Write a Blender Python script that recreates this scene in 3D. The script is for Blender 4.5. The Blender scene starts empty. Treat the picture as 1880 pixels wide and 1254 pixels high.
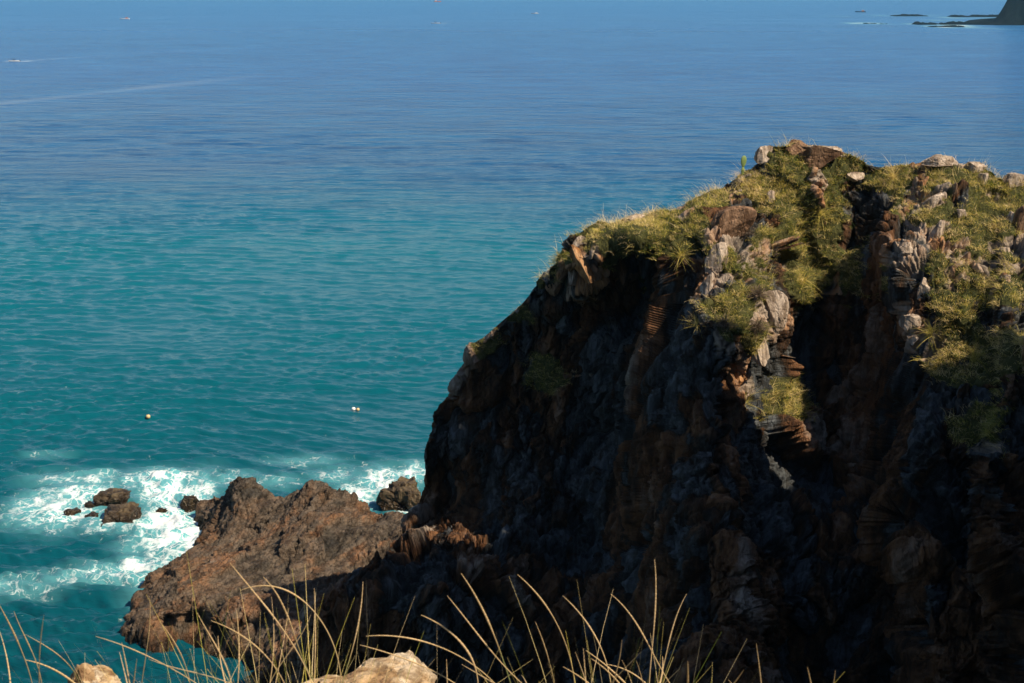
import bpy, bmesh, math, random
import numpy as np
from mathutils import Vector
R = math.radians
random.seed(7)
scene = bpy.context.scene
C = scene.collection

# ------------------------------------------------------------ camera, sky, sun
CAM_Z = 30.0
PITCH = math.atan(642.0/2611.0)
F = 2611.0
cam = bpy.data.cameras.new('camera'); co = bpy.data.objects.new('camera', cam); C.objects.link(co)
co.location = (0, 0, CAM_Z); co.rotation_euler = (math.pi/2-PITCH, 0, 0)
cam.sensor_width = 36; cam.lens = 50; cam.clip_start = 0.1; cam.clip_end = 80000
cam.dof.use_dof = True; cam.dof.focus_distance = 58; cam.dof.aperture_fstop = 20
scene.camera = co
SUN_EL, SUN_AZ = 49.0, 120.0            # azimuth measured clockwise from the view direction (+Y)
sd = Vector((math.sin(R(SUN_AZ))*math.cos(R(SUN_EL)), math.cos(R(SUN_AZ))*math.cos(R(SUN_EL)), math.sin(R(SUN_EL))))
w = bpy.data.worlds.new('World'); scene.world = w; w.use_nodes = True
nt = w.node_tree
sky = nt.nodes.new('ShaderNodeTexSky'); sky.sky_type = 'NISHITA'; sky.sun_disc = False
sky.sun_elevation = R(SUN_EL); sky.sun_rotation = R(SUN_AZ); sky.air_density = 1.0; sky.dust_density = 0.6; sky.ozone_density = 3.0
nt.links.new(sky.outputs[0], nt.nodes['Background'].inputs[0])
nt.nodes['Background'].inputs[1].default_value = 0.07
sl = bpy.data.lights.new('sun', 'SUN'); sl.energy = 5.0; sl.angle = R(0.5); sl.color = (1, 0.83, 0.61)
so = bpy.data.objects.new('sun', sl); C.objects.link(so); so.rotation_euler = sd.to_track_quat('Z', 'Y').to_euler()
scene.view_settings.view_transform = 'Standard'; scene.view_settings.look = 'None'
scene.view_settings.exposure = 0.62; scene.view_settings.gamma = 1

# ------------------------------------------------------------ pixel <-> world
cp, sp = math.cos(PITCH), math.sin(PITCH)
def pdir(px, py):
    a = (np.asarray(px, float)-940.0)/F; b = (627.0-np.asarray(py, float))/F
    return a, cp+sp*b, -sp+cp*b
def p2w(px, py, D):
    x, y, z = pdir(px, py); t = D/y
    return np.stack([x*t, y*t, CAM_Z+z*t], -1)
def p2z(px, py, zz):
    x, y, z = pdir(px, py); t = (zz-CAM_Z)/z
    return np.stack([x*t, y*t, CAM_Z+z*t], -1)

# ------------------------------------------------------------ noise (numpy)
def h3(ix, iy, iz, seed):
    with np.errstate(over='ignore'):
        h = (ix.astype(np.uint32)*np.uint32(374761393) + iy.astype(np.uint32)*np.uint32(668265263)
             + iz.astype(np.uint32)*np.uint32(2147483647) + np.uint32((seed*144665) & 0xffffffff))
        h = (h ^ (h >> np.uint32(13)))*np.uint32(1274126177)
        h = (h ^ (h >> np.uint32(16)))*np.uint32(2246822519)
        h ^= h >> np.uint32(15)
    return h
def h3f(ix, iy, iz, seed): return (h3(ix, iy, iz, seed) & np.uint32(0xffffff)).astype(np.float32)/np.float32(16777215)
def vnoise(P, seed):
    P = np.asarray(P, np.float32); i = np.floor(P).astype(np.int64); f = P-i
    u = f*f*(3-2*f); r = 0
    for a in (0, 1):
        for b in (0, 1):
            for c in (0, 1):
                wgt = (u[..., 0] if a else 1-u[..., 0])*(u[..., 1] if b else 1-u[..., 1])*(u[..., 2] if c else 1-u[..., 2])
                r = r + wgt*h3f(i[..., 0]+a, i[..., 1]+b, i[..., 2]+c, seed)
    return r*2-1
def fbm(P, seed, n=4, g=0.5):
    r = 0; a = 1; P = np.array(P, np.float32)
    for k in range(n):
        r = r+a*vnoise(P, seed+k); a *= g; P = P*2.03+17.1
    return r
def cells(P, seed):
    """F1, F2, three randoms of the nearest cell, offset vector"""
    P = np.asarray(P, np.float32); sh = P.shape[:-1]; P = P.reshape(-1, 3)
    i = np.floor(P).astype(np.int64); n = len(P)
    b1 = np.full(n, 9e9, np.float32); b2 = b1.copy(); bi = np.zeros((n, 3), np.int64); bv = np.zeros((n, 3), np.float32)
    for a in (-1, 0, 1):
        for b in (-1, 0, 1):
            for c in (-1, 0, 1):
                j = i+np.array((a, b, c))
                fx = np.stack([h3f(j[:, 0], j[:, 1], j[:, 2], seed+k) for k in range(3)], -1)
                v = P-(j+fx).astype(np.float32); d = (v*v).sum(-1)
                m = d < b1
                b2 = np.where(m, b1, np.minimum(b2, d)); b1 = np.where(m, d, b1)
                bi[m] = j[m]; bv[m] = v[m]
    r = np.stack([h3f(bi[:, 0], bi[:, 1], bi[:, 2], seed+50+k) for k in range(4)], -1)
    return np.sqrt(b1).reshape(sh), np.sqrt(b2).reshape(sh), r.reshape(sh+(4,)), bv.reshape(sh+(3,))
def facet(P, seed, tilt):
    f1, f2, r, v = cells(P, seed)
    return (r[..., 0]-0.5) + tilt*((r[..., 1:4]-0.5)*v).sum(-1), f2-f1, r[..., 0]
def strata(P, d, spacing, seed, warp=0.5, sharp=0.8):
    d = np.array(d, float); d /= np.linalg.norm(d)
    s_ = (P@d)/spacing+warp*fbm(P*0.45/spacing, seed, 3)
    i = np.floor(s_).astype(np.int64); f = s_-i; z0 = i*0
    a = 0.35+0.9*h3f(i, z0, z0+1, seed); t = np.where(f < sharp, f/sharp, (1-f)/(1-sharp))
    return (t-0.5)*a*(0.55+0.6*vnoise(P*0.6/spacing, seed+5))+(h3f(i, z0, z0+2, seed)-0.5)*0.7, h3f(i, z0, z0+3, seed)
def sstep(x, a=0.0, b=1.0):
    t = np.clip((x-a)/(b-a), 0, 1); return t*t*(3-2*t)
def frame(axis, ratio):
    """matrix that stretches space along axis: cells get 'ratio' times longer along it"""
    a = Vector(axis).normalized(); b = a.orthogonal().normalized(); c = a.cross(b)
    return np.array([list(a/ratio), list(b), list(c)]).T

class RBF:
    def __init__(s, pts, vals, eps, lam=1e-6):
        s.p = np.array(pts, float); s.e = eps; n = len(pts)
        A = np.zeros((n+3, n+3)); d = np.linalg.norm(s.p[:, None]-s.p[None], axis=-1)
        A[:n, :n] = -np.sqrt(d*d+eps*eps)+np.eye(n)*lam
        A[:n, n] = 1; A[:n, n+1:] = s.p; A[n, :n] = 1; A[n+1:, :n] = s.p.T
        s.w = np.linalg.solve(A, np.concatenate([np.array(vals, float), np.zeros(3)]))
    def __call__(s, x, y):
        r = s.w[-3]+s.w[-2]*x+s.w[-1]*y
        for (a, b), wt in zip(s.p, s.w): r = r-wt*np.sqrt((x-a)**2+(y-b)**2+s.e**2)
        return r

# ------------------------------------------------------------ object helpers
def tag(o, label=None, cat=None, group=None, kind=None):
    if label: o['label'] = label
    if cat: o['category'] = cat
    if group: o['group'] = group
    if kind: o['kind'] = kind
    return o
def empty(name, loc=(0, 0, 0), rz=0):
    o = bpy.data.objects.new(name, None); C.objects.link(o); o.location = loc; o.rotation_euler = (0, 0, rz)
    o.empty_display_size = 0.3
    return o
def link(name, me, mat=None, parent=None):
    o = bpy.data.objects.new(name, me); C.objects.link(o)
    if mat: me.materials.append(mat)
    if parent: o.parent = parent
    return o
def quads_mesh(name, V, Q):
    me = bpy.data.meshes.new(name); V = np.ascontiguousarray(V, np.float32).reshape(-1, 3); Q = np.ascontiguousarray(Q, np.int32).reshape(-1, 4)
    me.vertices.add(len(V)); me.vertices.foreach_set('co', V.ravel())
    me.loops.add(len(Q)*4); me.loops.foreach_set('vertex_index', Q.ravel())
    me.polygons.add(len(Q)); me.polygons.foreach_set('loop_start', np.arange(0, len(Q)*4, 4, dtype=np.int32))
    me.polygons.foreach_set('loop_total', np.full(len(Q), 4, np.int32))
    me.update(calc_edges=True); return me
def grid_quads(n, m):
    i = np.arange(n*m).reshape(n, m)
    return np.stack([i[:-1, :-1], i[:-1, 1:], i[1:, 1:], i[1:, :-1]], -1).reshape(-1, 4)
def attr(me, name, v):
    a = me.attributes.new(name, 'FLOAT', 'POINT'); a.data.foreach_set('value', np.ascontiguousarray(v, np.float32).ravel())
def smooth(me): me.polygons.foreach_set('use_smooth', [True]*len(me.polygons))
def grid_normals(P):
    du = np.gradient(P, axis=0); dv = np.gradient(P, axis=1); n = np.cross(du, dv)
    return n/np.maximum(np.linalg.norm(n, axis=-1, keepdims=True), 1e-9)

# ------------------------------------------------------------ materials
def newmat(name):
    m = bpy.data.materials.new(name); m.use_nodes = True; n = m.node_tree; b = n.nodes['Principled BSDF']; return m, n, b
def nd(n, t, **k):
    x = n.nodes.new(t)
    for a, v in k.items():
        if a.startswith('i_'):
            x.inputs[int(a[2:]) if a[2:].isdigit() else a[2:]].default_value = v
        else: setattr(x, a, v)
    return x
def ramp(n, fac, stops):
    r = n.nodes.new('ShaderNodeValToRGB'); e = r.color_ramp.elements
    while len(e) > 1: e.remove(e[-1])
    e[0].position = stops[0][0]; e[0].color = (*stops[0][1], 1)
    for p, c in stops[1:]:
        q = e.new(p); q.color = (*c, 1)
    n.links.new(fac, r.inputs[0]); return r.outputs[0]
def mix(n, fac, a, b, mode='MIX'):
    x = n.nodes.new('ShaderNodeMix'); x.data_type = 'RGBA'; x.blend_type = mode
    for s, v in ((0, fac), (6, a), (7, b)):
        if hasattr(v, 'links'): n.links.new(v, x.inputs[s])
        else: x.inputs[s].default_value = v if not isinstance(v, tuple) else (*v, 1)
    return x.outputs[2]
def math_(n, op, a, b=None, c=None):
    x = n.nodes.new('ShaderNodeMath'); x.operation = op
    for s, v in ((0, a), (1, b), (2, c)):
        if v is None: continue
        if hasattr(v, 'links'): n.links.new(v, x.inputs[s])
        else: x.inputs[s].default_value = v
    return x.outputs[0]
def getattr_(n, name):
    x = n.nodes.new('ShaderNodeAttribute'); x.attribute_name = name; return x.outputs['Fac']
def noise(n, scale, det=4, vec=None, rough=0.55, dist=0.0):
    x = n.nodes.new('ShaderNodeTexNoise'); x.inputs['Scale'].default_value = scale; x.inputs['Detail'].default_value = det
    x.inputs['Roughness'].default_value = rough; x.inputs['Distortion'].default_value = dist
    if vec is not None: n.links.new(vec, x.inputs['Vector'])
    return x.outputs['Fac']
def objco(n, scale=(1, 1, 1), rot=(0, 0, 0)):
    t = n.nodes.new('ShaderNodeTexCoord'); mp = n.nodes.new('ShaderNodeMapping'); n.links.new(t.outputs['Object'], mp.inputs[0])
    mp.inputs['Scale'].default_value = scale; mp.inputs['Rotation'].default_value = rot; return mp.outputs[0]

def rock_material(name, cols, stretch=(1, 1, 0.35), rot=(0.2, 0.25, 0), bump=0.6, bs=3.0, soil=None, rough=0.85, waterline=False, spec=0.22):
    m, n, b = newmat(name); b.inputs['Specular IOR Level'].default_value = spec
    v = objco(n, stretch, rot)
    t = getattr_(n, 'tint')
    f = math_(n, 'ADD', math_(n, 'MULTIPLY', t, 0.55), math_(n, 'MULTIPLY', noise(n, 0.9, 6, v, 0.65), 0.62))
    c = ramp(n, f, cols)
    stain = noise(n, 2.4, 8, v, 0.7, 0.6)
    c = mix(n, ramp(n, stain, [(0.42, (0, 0, 0)), (0.56, (1, 1, 1))]), mix(n, 1.0, c, (0.42, 0.38, 0.34), 'MULTIPLY'), c)
    sp_ = noise(n, 16, 4, v, 0.7)
    c = mix(n, ramp(n, sp_, [(0.35, (0.25, 0.25, 0.25)), (0.6, (0, 0, 0))]), c, (0.02, 0.018, 0.014))
    if soil:
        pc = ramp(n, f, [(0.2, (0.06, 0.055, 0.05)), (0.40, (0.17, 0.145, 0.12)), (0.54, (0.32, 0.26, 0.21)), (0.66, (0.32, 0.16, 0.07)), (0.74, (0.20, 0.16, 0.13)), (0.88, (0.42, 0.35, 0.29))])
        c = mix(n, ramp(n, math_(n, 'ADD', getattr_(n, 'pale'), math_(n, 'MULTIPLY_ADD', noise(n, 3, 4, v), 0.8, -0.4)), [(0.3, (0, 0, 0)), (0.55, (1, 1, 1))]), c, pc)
        g = getattr_(n, 'soil')
        sc = ramp(n, noise(n, 2.2, 6, None, 0.7), [(0.35, soil[0]), (0.62, soil[1])])
        g2 = math_(n, 'ADD', g, math_(n, 'MULTIPLY_ADD', noise(n, 5, 6, None, 0.7), 1.2, -0.6))
        c = mix(n, ramp(n, g2, [(0.38, (0, 0, 0)), (0.6, (1, 1, 1))]), c, sc)
    if waterline:
        gz = nd(n, 'ShaderNodeNewGeometry'); sx = nd(n, 'ShaderNodeSeparateXYZ'); n.links.new(gz.outputs['Position'], sx.inputs[0])
        zz = math_(n, 'ADD', sx.outputs[2], math_(n, 'MULTIPLY_ADD', noise(n, 1.5, 4), 0.9, -0.45))
        wet = ramp(n, zz, [(0.15, (1, 1, 1)), (0.75, (0, 0, 0))])
        c = mix(n, wet, c, mix(n, 1.0, c, (0.4, 0.36, 0.3), 'MULTIPLY'))
        n.links.new(math_(n, 'MULTIPLY_ADD', wet, -0.45, rough), b.inputs['Roughness'])
    else: b.inputs['Roughness'].default_value = rough
    n.links.new(c, b.inputs['Base Color'])
    vo = nd(n, 'ShaderNodeTexVoronoi', feature='DISTANCE_TO_EDGE', i_Scale=bs)
    dv = nd(n, 'ShaderNodeVectorMath', operation='ADD'); nn = nd(n, 'ShaderNodeTexNoise', i_Scale=2.0, i_Detail=4.0); n.links.new(v, nn.inputs['Vector'])
    n.links.new(v, dv.inputs[0]); n.links.new(nn.outputs['Color'], dv.inputs[1]); n.links.new(dv.outputs[0], vo.inputs['Vector'])
    crack = ramp(n, vo.outputs['Distance'], [(0.0, (0, 0, 0)), (0.07, (1, 1, 1))])
    hgt = math_(n, 'ADD', math_(n, 'MULTIPLY', crack, 0.35), noise(n, 6, 8, v, 0.7))
    bp = nd(n, 'ShaderNodeBump', i_Strength=bump, i_Distance=0.12); n.links.new(hgt, bp.inputs['Height']); n.links.new(bp.outputs[0], b.inputs['Normal'])
    return m
M = {}
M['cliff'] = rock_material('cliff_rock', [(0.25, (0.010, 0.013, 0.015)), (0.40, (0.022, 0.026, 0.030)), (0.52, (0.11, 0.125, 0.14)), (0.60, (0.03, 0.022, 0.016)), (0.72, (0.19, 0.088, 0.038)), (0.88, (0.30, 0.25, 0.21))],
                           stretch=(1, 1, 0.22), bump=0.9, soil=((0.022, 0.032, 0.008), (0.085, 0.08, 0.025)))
M['block'] = rock_material('outcrop_rock', [(0.2, (0.20, 0.16, 0.13)), (0.45, (0.38, 0.31, 0.25)), (0.6, (0.48, 0.40, 0.33)), (0.8, (0.55, 0.46, 0.38))], bs=2.0)
M['rust'] = rock_material('rust_rock', [(0.2, (0.22, 0.11, 0.05)), (0.5, (0.40, 0.18, 0.06)), (0.8, (0.50, 0.30, 0.16))], bs=2.0)
M['brown'] = rock_material('brown_rock', [(0.2, (0.10, 0.055, 0.035)), (0.5, (0.22, 0.13, 0.08)), (0.8, (0.30, 0.19, 0.12))], bs=2.0)
M['shelf'] = rock_material('shelf_rock', [(0.25, (0.025, 0.023, 0.02)), (0.42, (0.07, 0.058, 0.045)), (0.56, (0.13, 0.10, 0.075)), (0.68, (0.15, 0.10, 0.065)), (0.78, (0.22, 0.115, 0.06)), (0.92, (0.24, 0.20, 0.16))],
                           stretch=(0.8, 0.4, 1.0), rot=(0, 0, 0.6), bump=1.0, bs=3.4, waterline=True, rough=0.7)
M['searock'] = rock_material('sea_rock', [(0.25, (0.03, 0.024, 0.018)), (0.5, (0.075, 0.055, 0.035)), (0.75, (0.12, 0.09, 0.05))], bs=2.5, waterline=True, rough=0.6)
M['fore'] = rock_material('boulder_rock', [(0.25, (0.26, 0.15, 0.08)), (0.45, (0.50, 0.33, 0.17)), (0.6, (0.62, 0.47, 0.30)), (0.8, (0.72, 0.60, 0.44))], stretch=(7, 7, 7), bump=0.5, bs=1.2)

def plain(name, col, rough=0.6, var=0.25, scale=3.0):
    m, n, b = newmat(name); b.inputs['Roughness'].default_value = rough
    d = tuple(c*(1-var) for c in col)
    n.links.new(ramp(n, noise(n, scale, 5), [(0.35, d), (0.65, col)]), b.inputs['Base Color']); return m

def blade_material(name, stops, trans=0.25):
    m, n, b = newmat(name)
    n.links.new(ramp(n, getattr_(n, 'tone'), stops), b.inputs['Base Color']); b.inputs['Roughness'].default_value = 0.75
    b.inputs['Specular IOR Level'].default_value = 0.2
    tr = nd(n, 'ShaderNodeBsdfTranslucent'); n.links.new(ramp(n, getattr_(n, 'tone'), stops), tr.inputs[0])
    ms = nd(n, 'ShaderNodeMixShader'); ms.inputs[0].default_value = trans
    n.links.new(b.outputs[0], ms.inputs[1]); n.links.new(tr.outputs[0], ms.inputs[2]); n.links.new(ms.outputs[0], n.nodes['Material Output'].inputs[0])
    return m
M['grass'] = blade_material('grass_blades', [(0.0, (0.035, 0.07, 0.012)), (0.28, (0.16, 0.20, 0.03)), (0.52, (0.58, 0.48, 0.10)), (1.0, (0.82, 0.64, 0.36))])
M['straw'] = blade_material('dry_straw', [(0.0, (0.20, 0.26, 0.10)), (0.4, (0.48, 0.36, 0.17)), (1.0, (0.72, 0.52, 0.30))], 0.3)
M['shrub'] = blade_material('dry_shrub', [(0.0, (0.06, 0.05, 0.035)), (1.0, (0.22, 0.16, 0.12))], 0.1)
M['cactus'] = plain('cactus_skin', (0.16, 0.24, 0.07), 0.6)

# ------------------------------------------------------------ headland cliff
#           silhouette px, py, distance ; foot px (at py 1300)
SIL = [((556, 1330), 50, 575), ((558, 1200), 51, 600), ((566, 1125), 51.5, 640), ((620, 1085), 52, 690), ((690, 1038), 53.2, 745), ((745, 975), 58, 820), ((784, 885), 59.5, 880), ((776, 835), 58.5, 920),
       ((800, 750), 58.8, 980), ((850, 690), 58.6, 1025), ((868, 635), 58, 1060), ((960, 555), 57, 1140), ((1000, 495), 55.5, 1190), ((1050, 438), 54.3, 1240), ((1100, 408), 54.3, 1285), ((1180, 395), 54.6, 1340),
       ((1250, 378), 55, 1385), ((1300, 350), 55.3, 1420), ((1350, 325), 55.7, 1460), ((1388, 290), 56, 1500), ((1410, 264), 56.2, 1520), ((1470, 250), 56.3, 1570), ((1540, 266), 56, 1630), ((1585, 292), 56, 1665),
       ((1640, 303), 55.8, 1710), ((1700, 297), 55.2, 1760), ((1800, 305), 54.6, 1840), ((1880, 330), 54, 1900), ((2000, 350), 53, 2000), ((2250, 410), 51, 2150)]
CTRL = [(1100, 600, 56.5), (1110, 800, 56), (1090, 1000, 54), (1070, 1254, 49), (1160, 520, 56.5), (1090, 560, 57), (1010, 580, 57), (900, 700, 58), (880, 850, 57.4), (1110, 445, 52.6), (1060, 485, 52.6), (1180, 410, 53.2), (850, 1000, 53.6), (835, 930, 58.6), (785, 1010, 54), (790, 1080, 50.2), (800, 1150, 49.8), (700, 1254, 51.5), (620, 1250, 50.5), (1000, 750, 57.5),
        (980, 900, 55.8), (1250, 440, 54), (1300, 450, 53), (1330, 600, 50.5), (1300, 800, 48), (1280, 1000, 45.5), (1300, 1254, 42.5), (1420, 600, 51.5), (1430, 400, 54), (1500, 450, 55), (1520, 650, 54.7),
        (1530, 850, 51.5), (1530, 1254, 45), (1680, 400, 53), (1700, 550, 50.5), (1700, 800, 46.5), (1720, 1000, 44), (1750, 1254, 41.5), (1880, 500, 50.5), (1880, 800, 45.5), (1880, 1254, 40.5),
        (2200, 800, 44), (2200, 1300, 39)]
rb = RBF([s[0] for s in SIL]+[c[:2] for c in CTRL], [s[1] for s in SIL]+[c[2] for c in CTRL], 45)
ribA = np.array([(1330, 340), (1240, 420), (1215, 480), (1250, 560), (1235, 630), (1195, 700), (1160, 800), (1165, 920), (1185, 990), (1170, 1100), (1180, 1300)])
ribB = np.array([(1600, 330), (1615, 450), (1635, 560), (1640, 650), (1600, 760), (1612, 880), (1645, 1000), (1685, 1100), (1705, 1300)])
ribC = np.array([(1830, 380), (1840, 600), (1850, 700), (1790, 860), (1800, 1000), (1850, 1120), (1830, 1300)])
ribD = np.array([(1330, 620), (1340, 760), (1370, 860), (1355, 960), (1375, 1100), (1420, 1300)])
def depth(px, py):
    d = rb(px, py)
    for rib, amp, wd, dec in ((ribA, 2.2, 44, 190), (ribB, 2.2, 44, 170), (ribC, 1.3, 20, 120), (ribD, -1.2, 30, 70)):
        t = px-np.interp(py, rib[:, 1], rib[:, 0])
        fade = sstep(py, rib[0, 1]-20, rib[0, 1]+160)
        d = d-amp*fade*sstep(t, -wd*0.5, wd*0.5)*np.exp(-np.maximum(t, 0)/dec)
    return d
Sx = np.array([s[0] for s in SIL], float); Bx = np.array([s[2] for s in SIL], float)
seg = np.concatenate([[0], np.cumsum(np.hypot(*np.diff(Sx, axis=0).T)+0.6*np.diff(Bx))])
NU, NV = 1250, 760
uu = np.linspace(0, seg[-1], NU)
sx = np.interp(uu, seg, Sx[:, 0]); sy = np.interp(uu, seg, Sx[:, 1]); bx = np.interp(uu, seg, Bx)
k = np.ones(9)/9
for arr in (sx, sy, bx): arr[4:-4] = np.convolve(arr, k, 'valid')
vv = np.linspace(0, 1, NV)**0.93
PX = sx[:, None]*(1-vv)+bx[:, None]*vv; PY = sy[:, None]*(1-vv)+1300*vv
base = p2w(PX, PY, depth(PX, PY))
# far side: the ridge rounds over and falls away behind the skyline
tx, ty = np.gradient(sx), np.gradient(sy); L = np.hypot(tx, ty); inx, iny = -ty/L, tx/L
for a in (inx, iny): a[30:-30] = np.convolve(a, np.ones(61)/61, 'valid')
NB = 90
s = (np.linspace(1, 0, NB, endpoint=False)**1.6*22)[None, :, None]
inw = np.stack([inx, np.zeros(NU), -iny], -1)[:, None, :]
S3 = base[:, :1]
back = S3+np.array([0.12, 1, 0])*s+inw*(0.6*s+0.09*s*s)
# below the frame: the wall drops on to the sea
NS = 60; q = np.linspace(0, 1, NS+1)[1:][None, :, None]
B3 = base[:, -1:]; drop = (B3[..., 2:3]+3)
skirt = B3+np.concatenate([np.zeros_like(drop), -0.25*drop, -drop], -1)*q
P = np.concatenate([back, base, skirt], 1)
gpx = np.concatenate([np.repeat(PX[:, :1], NB, 1), PX, np.repeat(PX[:, -1:], NS, 1)], 1)
gpy = np.concatenate([np.repeat(PY[:, :1], NB, 1)+0.0, PY, np.repeat(PY[:, -1:], NS, 1)+200], 1)
Nn = grid_normals(P)
if (Nn[NU//2, NB+NV//2, 1]) > 0: Nn = -Nn
GRASS = [(1120, 430, 95, 42), (1200, 398, 90, 28), (1020, 475, 40, 26), (1440, 300, 62, 55), (1415, 345, 90, 50), (1500, 365, 95, 60), (1470, 430, 95, 60), (1560, 300, 45, 26), (1520, 500, 100, 70),
         (1345, 480, 34, 34), (1395, 500, 45, 60), (1350, 570, 45, 50), (1395, 620, 30, 40), (1650, 322, 75, 30), (1740, 335, 120, 40), (1700, 375, 60, 25), (1830, 355, 90, 42), (1800, 420, 75, 40), (1790, 480, 80, 42),
         (1740, 545, 55, 60), (1850, 530, 60, 65), (1755, 625, 85, 60), (1840, 645, 90, 45), (1780, 680, 75, 35), (1250, 430, 75, 55), (1310, 365, 50, 30), (895, 635, 40, 30), (955, 580, 35, 25),
         (1000, 515, 30, 22), (1000, 690, 50, 50), (1450, 730, 60, 45), (1800, 780, 60, 60), (1900, 350, 100, 60), (2050, 450, 160, 140)]
def grass_mask(px, py, P):
    g = np.zeros(px.shape)
    for cx, cy, rx, ry in GRASS:
        g = np.maximum(g, 1.25-np.sqrt(((px-cx)/rx)**2+((py-cy)/ry)**2)*0.75)
    return np.clip(g, 0, 1.2)
GM = grass_mask(gpx, gpy, P)
gn = fbm(P*0.9, 301, 4)
soil = sstep(GM+0.35*gn, 0.45, 0.8)
warp = np.stack([fbm(P*0.35, 11+k, 3) for k in range(3)], -1)
# stones standing out of the turf, and paler rock painted on the sunlit buttresses
st1, st2, st3, _ = cells((P+0.25*warp)@frame((0.22, -0.15, 1), 1.7)/0.75, 351)
stone = (st3[..., 0] > 0.84)*sstep(st2-st1, 0.05, 0.2)*(fbm(P*0.5, 361, 2) > 0.0)*(soil > 0.4)
soil = soil*(1-stone)
SUNLIT_PALE = [(1335, 440, 60, 40), (1305, 500, 50, 70), (1410, 590, 55, 70), (1365, 640, 50, 60), (1385, 700, 35, 35), (1690, 390, 60, 70), (1665, 480, 40, 60), (1660, 600, 35, 45), (1850, 440, 50, 90), (1500, 270, 80, 35), (1740, 300, 120, 20),
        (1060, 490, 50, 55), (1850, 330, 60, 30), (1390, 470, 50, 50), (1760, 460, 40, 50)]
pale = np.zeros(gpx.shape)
for cx, cy, rx, ry in SUNLIT_PALE: pale = np.maximum(pale, np.exp(-((gpx-cx)/rx)**2-((gpy-cy)/ry)**2))
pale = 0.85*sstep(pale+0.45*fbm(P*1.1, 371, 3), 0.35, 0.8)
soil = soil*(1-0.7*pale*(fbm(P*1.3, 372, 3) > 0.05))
dcol = np.linalg.norm(np.gradient(P, axis=0), axis=-1)            # how coarsely the sheet is sampled here
fine3 = np.clip(0.075/dcol, 0, 1)**1.5; fine4 = np.clip(0.045/dcol, 0, 1)**1.5
Pw = P+warp*0.22
A1 = frame((0.22, -0.15, 1), 3.2); A2 = frame((0.3, -0.1, 1), 4.0)
jag = np.stack([fbm(P*2.4, 15+k, 3) for k in range(3)], -1)*0.13*fine3[..., None]
Pw = Pw+jag
d1, e1, r1 = facet(Pw@A1/2.3, 21, 1.5)
d2, e2, r2 = facet(Pw@A2/0.85, 22, 1.5)
d3, e3, r3 = facet((P+jag*0.6)@A2/0.33, 23, 1.5)
d4, e4, r4 = facet(P@frame((0.3, 0.2, 1), 1.8)/0.15, 24, 1.2)
rk = 1-0.8*soil
s1, sr1 = strata(Pw, (0.95, 0.25, -0.22), 1.5, 121, 0.35, 0.75); s2, sr2 = strata(Pw, (0.9, 0.35, -0.3), 0.42, 122, 0.6, 0.7)
brk = facet(Pw@frame((0.95, 0.2, -0.25), 0.7)/0.7, 123, 1.3)
cA = fbm(Pw@frame((0.25, -0.12, 1), 3.5)*0.75, 381, 4); cB = fbm(Pw@frame((0.15, 0.1, 1), 2.2)*1.9, 391, 4)
crk = 0.42*np.exp(-(cA/0.045)**2)+0.15*np.exp(-(cB/0.05)**2)*fine3
disp = d1*1.3*(1-0.65*soil) + rk*(s1*0.16+s2*0.05*fine3+brk[0]*0.12+d2*0.30 + d3*0.13*fine3 + d4*0.06*fine4-crk) - rk*0.35*np.exp(-(e1/0.05)**2)-rk*0.16*np.exp(-(e2/0.07)**2)
disp += stone*0.16*(st3[..., 1]+0.3) + fbm(P*0.6, 61, 3)*0.14 + soil*fbm(P*2.5, 71, 3)*0.10
edge = np.clip(np.arange(P.shape[1])-NB, 0, None)[None, :]
fade = 0.45+0.55*sstep(edge, 0, 60); fade[:, :NB] = 0.45
P2 = P+Nn*(disp*fade)[..., None]
HEAD, HEADG = P2, soil
me = quads_mesh('headland', P2, grid_quads(*P2.shape[:2]))
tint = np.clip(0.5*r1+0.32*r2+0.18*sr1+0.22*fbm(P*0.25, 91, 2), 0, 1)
# broad beds of rust stained and of blue grey rock
def zone(lst, seed):
    z_ = np.zeros(gpx.shape)
    for cx, cy, rx, ry in lst: z_ = np.maximum(z_, np.exp(-((gpx-cx)/rx)**4-((gpy-cy)/ry)**4))
    return sstep(z_+0.5*fbm(P*frame_scale, seed, 4), 0.35, 0.75)
frame_scale = np.array([1.3, 1.3, 0.4])
rust = zone([(1200, 870, 45, 110), (1262, 760, 32, 50), (1655, 850, 38, 130), (1690, 1020, 40, 70), (1850, 1000, 60, 160), (1215, 1100, 40, 90), (1410, 1100, 40, 90), (720, 1180, 60, 60), (1560, 690, 20, 60), (1830, 1200, 60, 60)], 701)
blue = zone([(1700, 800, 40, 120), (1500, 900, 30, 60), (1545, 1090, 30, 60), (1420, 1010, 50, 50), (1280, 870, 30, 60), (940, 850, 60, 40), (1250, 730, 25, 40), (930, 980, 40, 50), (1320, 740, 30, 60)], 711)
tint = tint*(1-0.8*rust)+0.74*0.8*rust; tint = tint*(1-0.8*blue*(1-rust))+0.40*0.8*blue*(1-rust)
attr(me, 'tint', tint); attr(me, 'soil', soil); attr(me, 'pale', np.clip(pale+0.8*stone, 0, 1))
tag(link('headland', me, M['cliff']), 'steep rocky headland with grassy top and deeply shaded cliff face', kind='structure')

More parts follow.
